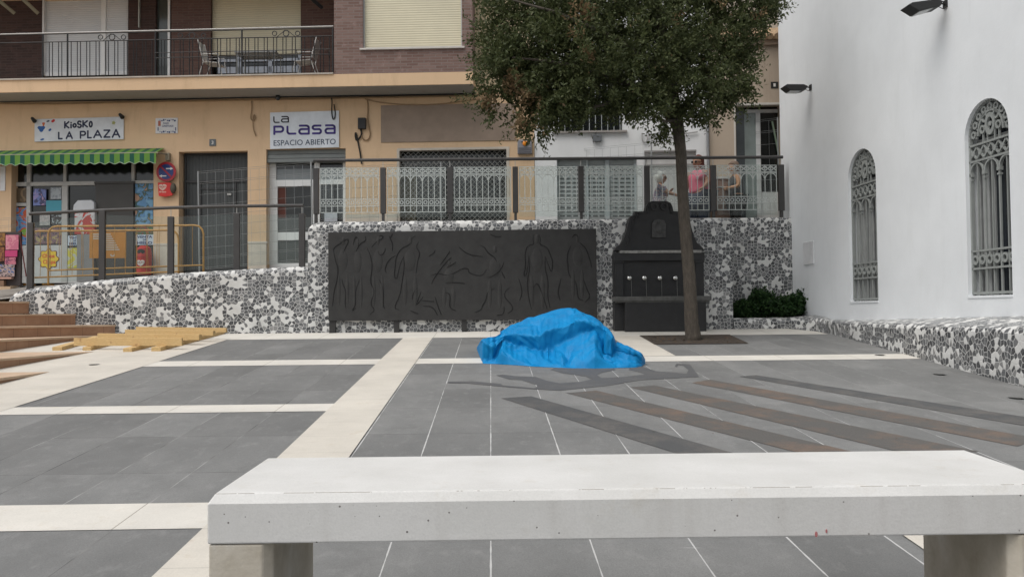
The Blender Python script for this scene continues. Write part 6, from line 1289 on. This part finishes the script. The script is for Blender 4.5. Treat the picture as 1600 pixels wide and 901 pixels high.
# ================================================================ PEOPLE
def skin_mesh(pts, edges, radii, root=0, sub=2):
    me = bpy.data.meshes.new('s'); me.from_pydata(pts, edges, []); ob = bpy.data.objects.new('s', me); COL.objects.link(ob)
    md = ob.modifiers.new('k', 'SKIN'); md.use_smooth_shade = True
    if not me.skin_vertices: me.skin_vertices.new()
    sv = me.skin_vertices[0].data
    for i, r_ in enumerate(radii): sv[i].radius = (r_, r_) if not isinstance(r_, tuple) else r_; sv[i].use_root = (i == root)
    ss = ob.modifiers.new('u', 'SUBSURF'); ss.levels = sub; ss.render_levels = sub
    bpy.context.view_layer.update(); m2 = bpy.data.meshes.new_from_object(ob.evaluated_get(bpy.context.evaluated_depsgraph_get())); bpy.data.objects.remove(ob); bpy.data.meshes.remove(me); return m2
def person(loc, heading, H, label, group, top_m, leg_m, hair_m, skin_m, armL, armR, build=1.0, lean=0.0, long_hair=False, glasses=True, held=None, sleeves=False):
    """local frame: +x is where the figure faces, +y its left. armL/armR: (elbow, wrist, fingertip direction) as fractions of H"""
    t = thing('person', loc, label, 'person', group); Rz = Matrix.Rotation(heading, 3, 'Z')
    def W_(p): return Rz @ Vector((p[0] * H + lean * H * max(0, p[2] - .5), p[1] * H, p[2] * H))
    B = build
    P = dict(pel=(0, 0, .53), sp1=(0, 0, .61), sp2=(0, 0, .70), ch=(0, 0, .77), nk=(0.0, 0, .835), hb=(.012, 0, .875), hd=(.02, 0, .925), hip_l=(0, .055 * B, .49), kn_l=(.012, .06, .28), an_l=(-.01, .06, .045), to_l=(.075, .068, .018), hip_r=(0, -.055 * B, .49), kn_r=(.012, -.06, .28), an_r=(-.01, -.06, .045), to_r=(.075, -.068, .018),
             sh_l=(0, .10 * B, .795), sh_r=(0, -.10 * B, .795))
    rad = dict(pel=.082 * B, sp1=.072 * B, sp2=.075 * B, ch=.075 * B, nk=.034, hb=.036, hd=.052, hip_l=.058 * B, kn_l=.036 * B, an_l=.024, to_l=.018, hip_r=.058 * B, kn_r=.036 * B, an_r=.024, to_r=.018, sh_l=.036 * B, sh_r=.036 * B)
    E_ = [('pel', 'sp1'), ('sp1', 'sp2'), ('sp2', 'ch'), ('ch', 'nk'), ('nk', 'hb'), ('hb', 'hd'), ('pel', 'hip_l'), ('hip_l', 'kn_l'), ('kn_l', 'an_l'), ('an_l', 'to_l'), ('pel', 'hip_r'), ('hip_r', 'kn_r'), ('kn_r', 'an_r'), ('an_r', 'to_r'), ('ch', 'sh_l'), ('ch', 'sh_r')]
    for s_, arm in (('l', armL), ('r', armR)):
        el, wr, fd = arm; P['el_' + s_] = el; P['wr_' + s_] = wr; fd = Vector(fd).normalized(); w_ = Vector(wr); P['pm_' + s_] = tuple(w_ + fd * .035)
        rad['el_' + s_] = .025 * B; rad['wr_' + s_] = .016; rad['pm_' + s_] = .019; E_ += [('sh_' + s_, 'el_' + s_), ('el_' + s_, 'wr_' + s_), ('wr_' + s_, 'pm_' + s_)]
    names = list(P); idx = {n: i for i, n in enumerate(names)}
    body = skin_mesh([W_(P[n]) for n in names], [(idx[a], idx[b_]) for a, b_ in E_], [rad[n] * H for n in names])
    bm = bmesh.new(); bm.from_mesh(body); bpy.data.meshes.remove(body)
    def add(mb): 
        me_ = bpy.data.meshes.new('x'); me_.from_pydata(mb.v, [], mb.f); bm.from_mesh(me_); bpy.data.meshes.remove(me_)
    # head: skull, jaw, nose, ears
    hc = W_((.016, 0, .925)); hr = .070 * H
    f_ = Rz @ Vector((1, 0, 0)); l_ = Rz @ Vector((0, 1, 0)); u_ = Vector((0, 0, 1))
    b = MB(); Rm = Matrix((f_, l_, u_)).transposed()
    def shape(p):
        q = Vector((p.x, p.y, p.z)); k = max(0, -q.z / (hr * 1.25)); q.x *= 1 - .18 * k; q.y *= 1 - .32 * k; return Rm @ q
    b.ell(hc, hr * 1.02, hr * .82, hr * 1.25, 20, 14, shape)
    b.ell(hc + f_ * hr * 1.02 - u_ * hr * .12, hr * .16, hr * .13, hr * .26, 8, 6, lambda p: Rm @ p)
    for s_ in (1, -1): b.ell(hc + l_ * hr * .80 * s_ - u_ * hr * .05, hr * .14, hr * .07, hr * .24, 8, 6, lambda p: Rm @ p)
    add(b)
    for s_, arm in (('l', armL), ('r', armR)):      # palm, four unequal bent fingers and a thumb
        wr, fd = Vector(arm[1]), Vector(arm[2]).normalized(); side = fd.cross(Vector((0, 0, 1))); side = side.normalized() if side.length > .1 else Vector((0, 1, 0)); dn = side.cross(fd).normalized()
        if dn.z > 0: dn = -dn
        for k, (o_, L) in enumerate(((-.014, .036), (-.005, .042), (.005, .040), (.014, .031))):
            p0 = wr + fd * .035 + side * o_; b = MB(); b.tube([W_(p0), W_(p0 + fd * L * .5 + dn * .003), W_(p0 + fd * L * .85 + dn * .014)], [.0058 * H, .0052 * H, .004 * H], 6); add(b)
        sg = 1 if s_ == 'r' else -1; p0 = wr + fd * .014 + side * sg * .014; b = MB(); b.tube([W_(p0), W_(p0 + fd * .016 + side * sg * .012), W_(p0 + fd * .034 + side * sg * .012 + dn * .004)], [.0068 * H, .006 * H, .0048 * H], 6); add(b)
    me = bpy.data.meshes.new('body'); bm.to_mesh(me); bm.free(); me.materials.append(skin_m); me.polygons.foreach_set('use_smooth', [True] * len(me.polygons)); me.update()
    o_ = bpy.data.objects.new('body', me); COL.objects.link(o_); o_.parent = t
    lz = Vector(loc)
    def child(mb, nm, mt, sm=True): mb.v = [v_ + lz for v_ in mb.v]; return mb.build(nm, mt, t, smooth=sm)
    for dy in (.36, -.36):
        b = MB(); c = hc + f_ * hr * .88 + l_ * hr * dy + u_ * hr * .06; b.ell(c, hr * .12, hr * .15, hr * .09, 8, 6, lambda p: Rm @ p); child(b, 'eye', M('eye_dark', (.02, .015, .01), .3))
    b = MB(); c = hc + f_ * hr * .86 - u_ * hr * .58; b.ell(c, hr * .08, hr * .24, hr * .06, 8, 6, lambda p: Rm @ p); child(b, 'mouth', M('lips', (.30, .09, .07), .5))
    b = MB()
    def hs2(p):
        q = Vector((p.x, p.y, p.z)); fr_ = max(0, q.x / hr)
        if q.z < hr * .45 and q.x > hr * .1: q.x = hr * .1 + (q.x - hr * .1) * .25
        w1 = 1 + .05 * math.sin(q.y * 90 / H + q.z * 40); return Rm @ (q * w1)
    b.ell(hc - f_ * hr * .10 + u_ * hr * .16, hr * 1.16, hr * .98, hr * 1.22, 22, 14, hs2)
    if long_hair: b.ell(hc - f_ * hr * .75 - u_ * hr * .75, hr * .62, hr * .85, hr * 1.05, 14, 10, lambda p: Rm @ p)
    child(b, 'hair', hair_m)
    if glasses:
        b = MB()
        for dy in (.38, -.38): b.ell(hc + f_ * hr * 1.0 + l_ * hr * dy + u_ * hr * .08, hr * .07, hr * .30, hr * .20, 12, 8, lambda p: Rm @ p)
        for s_ in (1, -1): b.tube([hc + f_ * hr * .98 + l_ * hr * .6 * s_ + u_ * hr * .1, hc + l_ * hr * .86 * s_ + u_ * hr * .1], hr * .05, 5)
        b.tube([hc + f_ * hr * 1.04 + l_ * hr * .2 + u_ * hr * .1, hc + f_ * hr * 1.04 - l_ * hr * .2 + u_ * hr * .1], hr * .05, 5); child(b, 'sunglasses', M('lens_dark', (.012, .01, .01), .15))
    # clothes grown from the same skeleton, a little larger
    tn = ['pel', 'sp1', 'sp2', 'ch', 'sh_l', 'sh_r']; g = 1.13
    pts = [W_(P[n]) for n in tn]; ed = [(0, 1), (1, 2), (2, 3), (3, 4), (3, 5)]; rd = [rad[n] * H * g for n in tn]; rd[1] *= 1.08; rd[3] *= 1.05
    if sleeves:
        for j, s_ in ((4, 'l'), (5, 'r')): a_ = Vector(P['sh_' + s_]); e__ = Vector(P['el_' + s_]); pts.append(W_(a_.lerp(e__, .75))); ed.append((j, len(pts) - 1)); rd.append(.034 * H * B)
    tm = skin_mesh(pts, ed, rd); tm.materials.append(top_m); tm.update(); oo = bpy.data.objects.new('top', tm); COL.objects.link(oo); oo.parent = t
    ln_ = ['pel', 'hip_l', 'kn_l', 'an_l', 'hip_r', 'kn_r', 'an_r']
    lm_ = skin_mesh([W_((P[n][0], P[n][1], P[n][2] + (.02 if n.startswith('an') else 0))) for n in ln_], [(0, 1), (1, 2), (2, 3), (0, 4), (4, 5), (5, 6)], [rad[n] * H * 1.16 for n in ln_]); lm_.materials.append(leg_m); lm_.update(); oo = bpy.data.objects.new('trousers', lm_); COL.objects.link(oo); oo.parent = t
    for s_ in ('l', 'r'):
        b = MB(); a_ = Vector(P['an_' + s_]); e__ = Vector(P['to_' + s_]); b.ell(W_((a_ + e__) / 2 + Vector((.005, 0, -.008))), .085 * H * .95, .032 * H, .026 * H, 14, 8, lambda p: Rm @ p); child(b, 'shoe', M('shoe_dark', (.04, .035, .03), .6))
    return t, W_
skin1 = M('skin_tan', (.42, .23, .15), .55, .08); skin2 = M('skin_brown', (.36, .19, .12), .55, .08)
def foot(px, Y): p = PY(px, 340, Y); return Vector((p.x, Y, street_z(p.x, Y)))
# each figure's height follows from where the top of the head is seen
def hof(px, py, Y): l_ = foot(px, Y); return (PY(px, py, Y).z - l_.z) / .992
Yp = YW + 1.7
patt = m_print('blouse_print', [(.42, .40, .42), (.16, .18, .28), (.45, .28, .30), (.5, .5, .52), (.2, .12, .15)], 16, 2)
person(foot(1031, Yp), R(-12), hof(1031, 271, Yp), 'white haired person in a patterned blouse and sunglasses pointing to the right', 'people talking behind the railing', patt, M('trouser_grey', (.12, .12, .13)), M('hair_white', (.55, .54, .51), .8, .1, 20), skin1,
       ((.06, .15, .66), (.14, .08, .74), (.4, -.3, .6)), ((.12, -.12, .70), (.255, -.09, .66), (1, .1, -.15)), 1.2, .02, False, True, sleeves=True)
person(foot(1093, Yp + .2), R(218), hof(1093, 246, Yp + .2), 'person in a bright pink sleeveless top and sunglasses behind the tree trunk', 'people talking behind the railing', M('top_pink', (.62, .13, .20), .8, .1), M('jeans_dark', (.035, .045, .075), .8), M('hair_red', (.10, .025, .015), .7), skin2,
       ((.03, .155, .67), (.10, .12, .60), (.8, -.5, -.2)), ((.03, -.165, .66), (.09, -.12, .56), (.7, .5, -.3)), 1.42, .0, True, True)
tt, Wf = person(foot(1151, Yp + .1), R(186), hof(1149, 255, Yp + .1), 'person in a dark vest and black trousers holding out a white folded paper', 'people talking behind the railing', M('vest_dark', (.05, .052, .055), .8), M('trouser_black', (.02, .02, .02), .8), M('hair_grey_brown', (.16, .11, .08), .7), M('skin_warm', (.50, .26, .14), .55),
       ((.02, .14, .67), (.13, .08, .655), (1, -.3, .05)), ((.02, -.14, .67), (.13, -.07, .65), (1, .3, .05)), 1.15, .04, False, False)
lp = Vector(tt.location); b = MB(); c = lp + Wf((.20, .0, .665)); f_ = Matrix.Rotation(R(186), 3, 'Z')
for dx in (0,):
    q_ = [f_ @ Vector(v_) for v_ in ((-.11, -.10, -.004), (.11, -.10, .01), (.11, .10, .01), (-.11, .10, -.004))]; b.mesh([c + v_ for v_ in q_] + [c + v_ + Vector((0, 0, .012)) for v_ in q_], [(0, 1, 2, 3), (4, 5, 6, 7), (0, 1, 5, 4), (1, 2, 6, 5), (2, 3, 7, 6), (3, 0, 4, 7)])
tag(b.build('paper', M('paper_white', (.72, .72, .70), .7)), 'white folded paper held out by the person in the dark vest', 'paper')
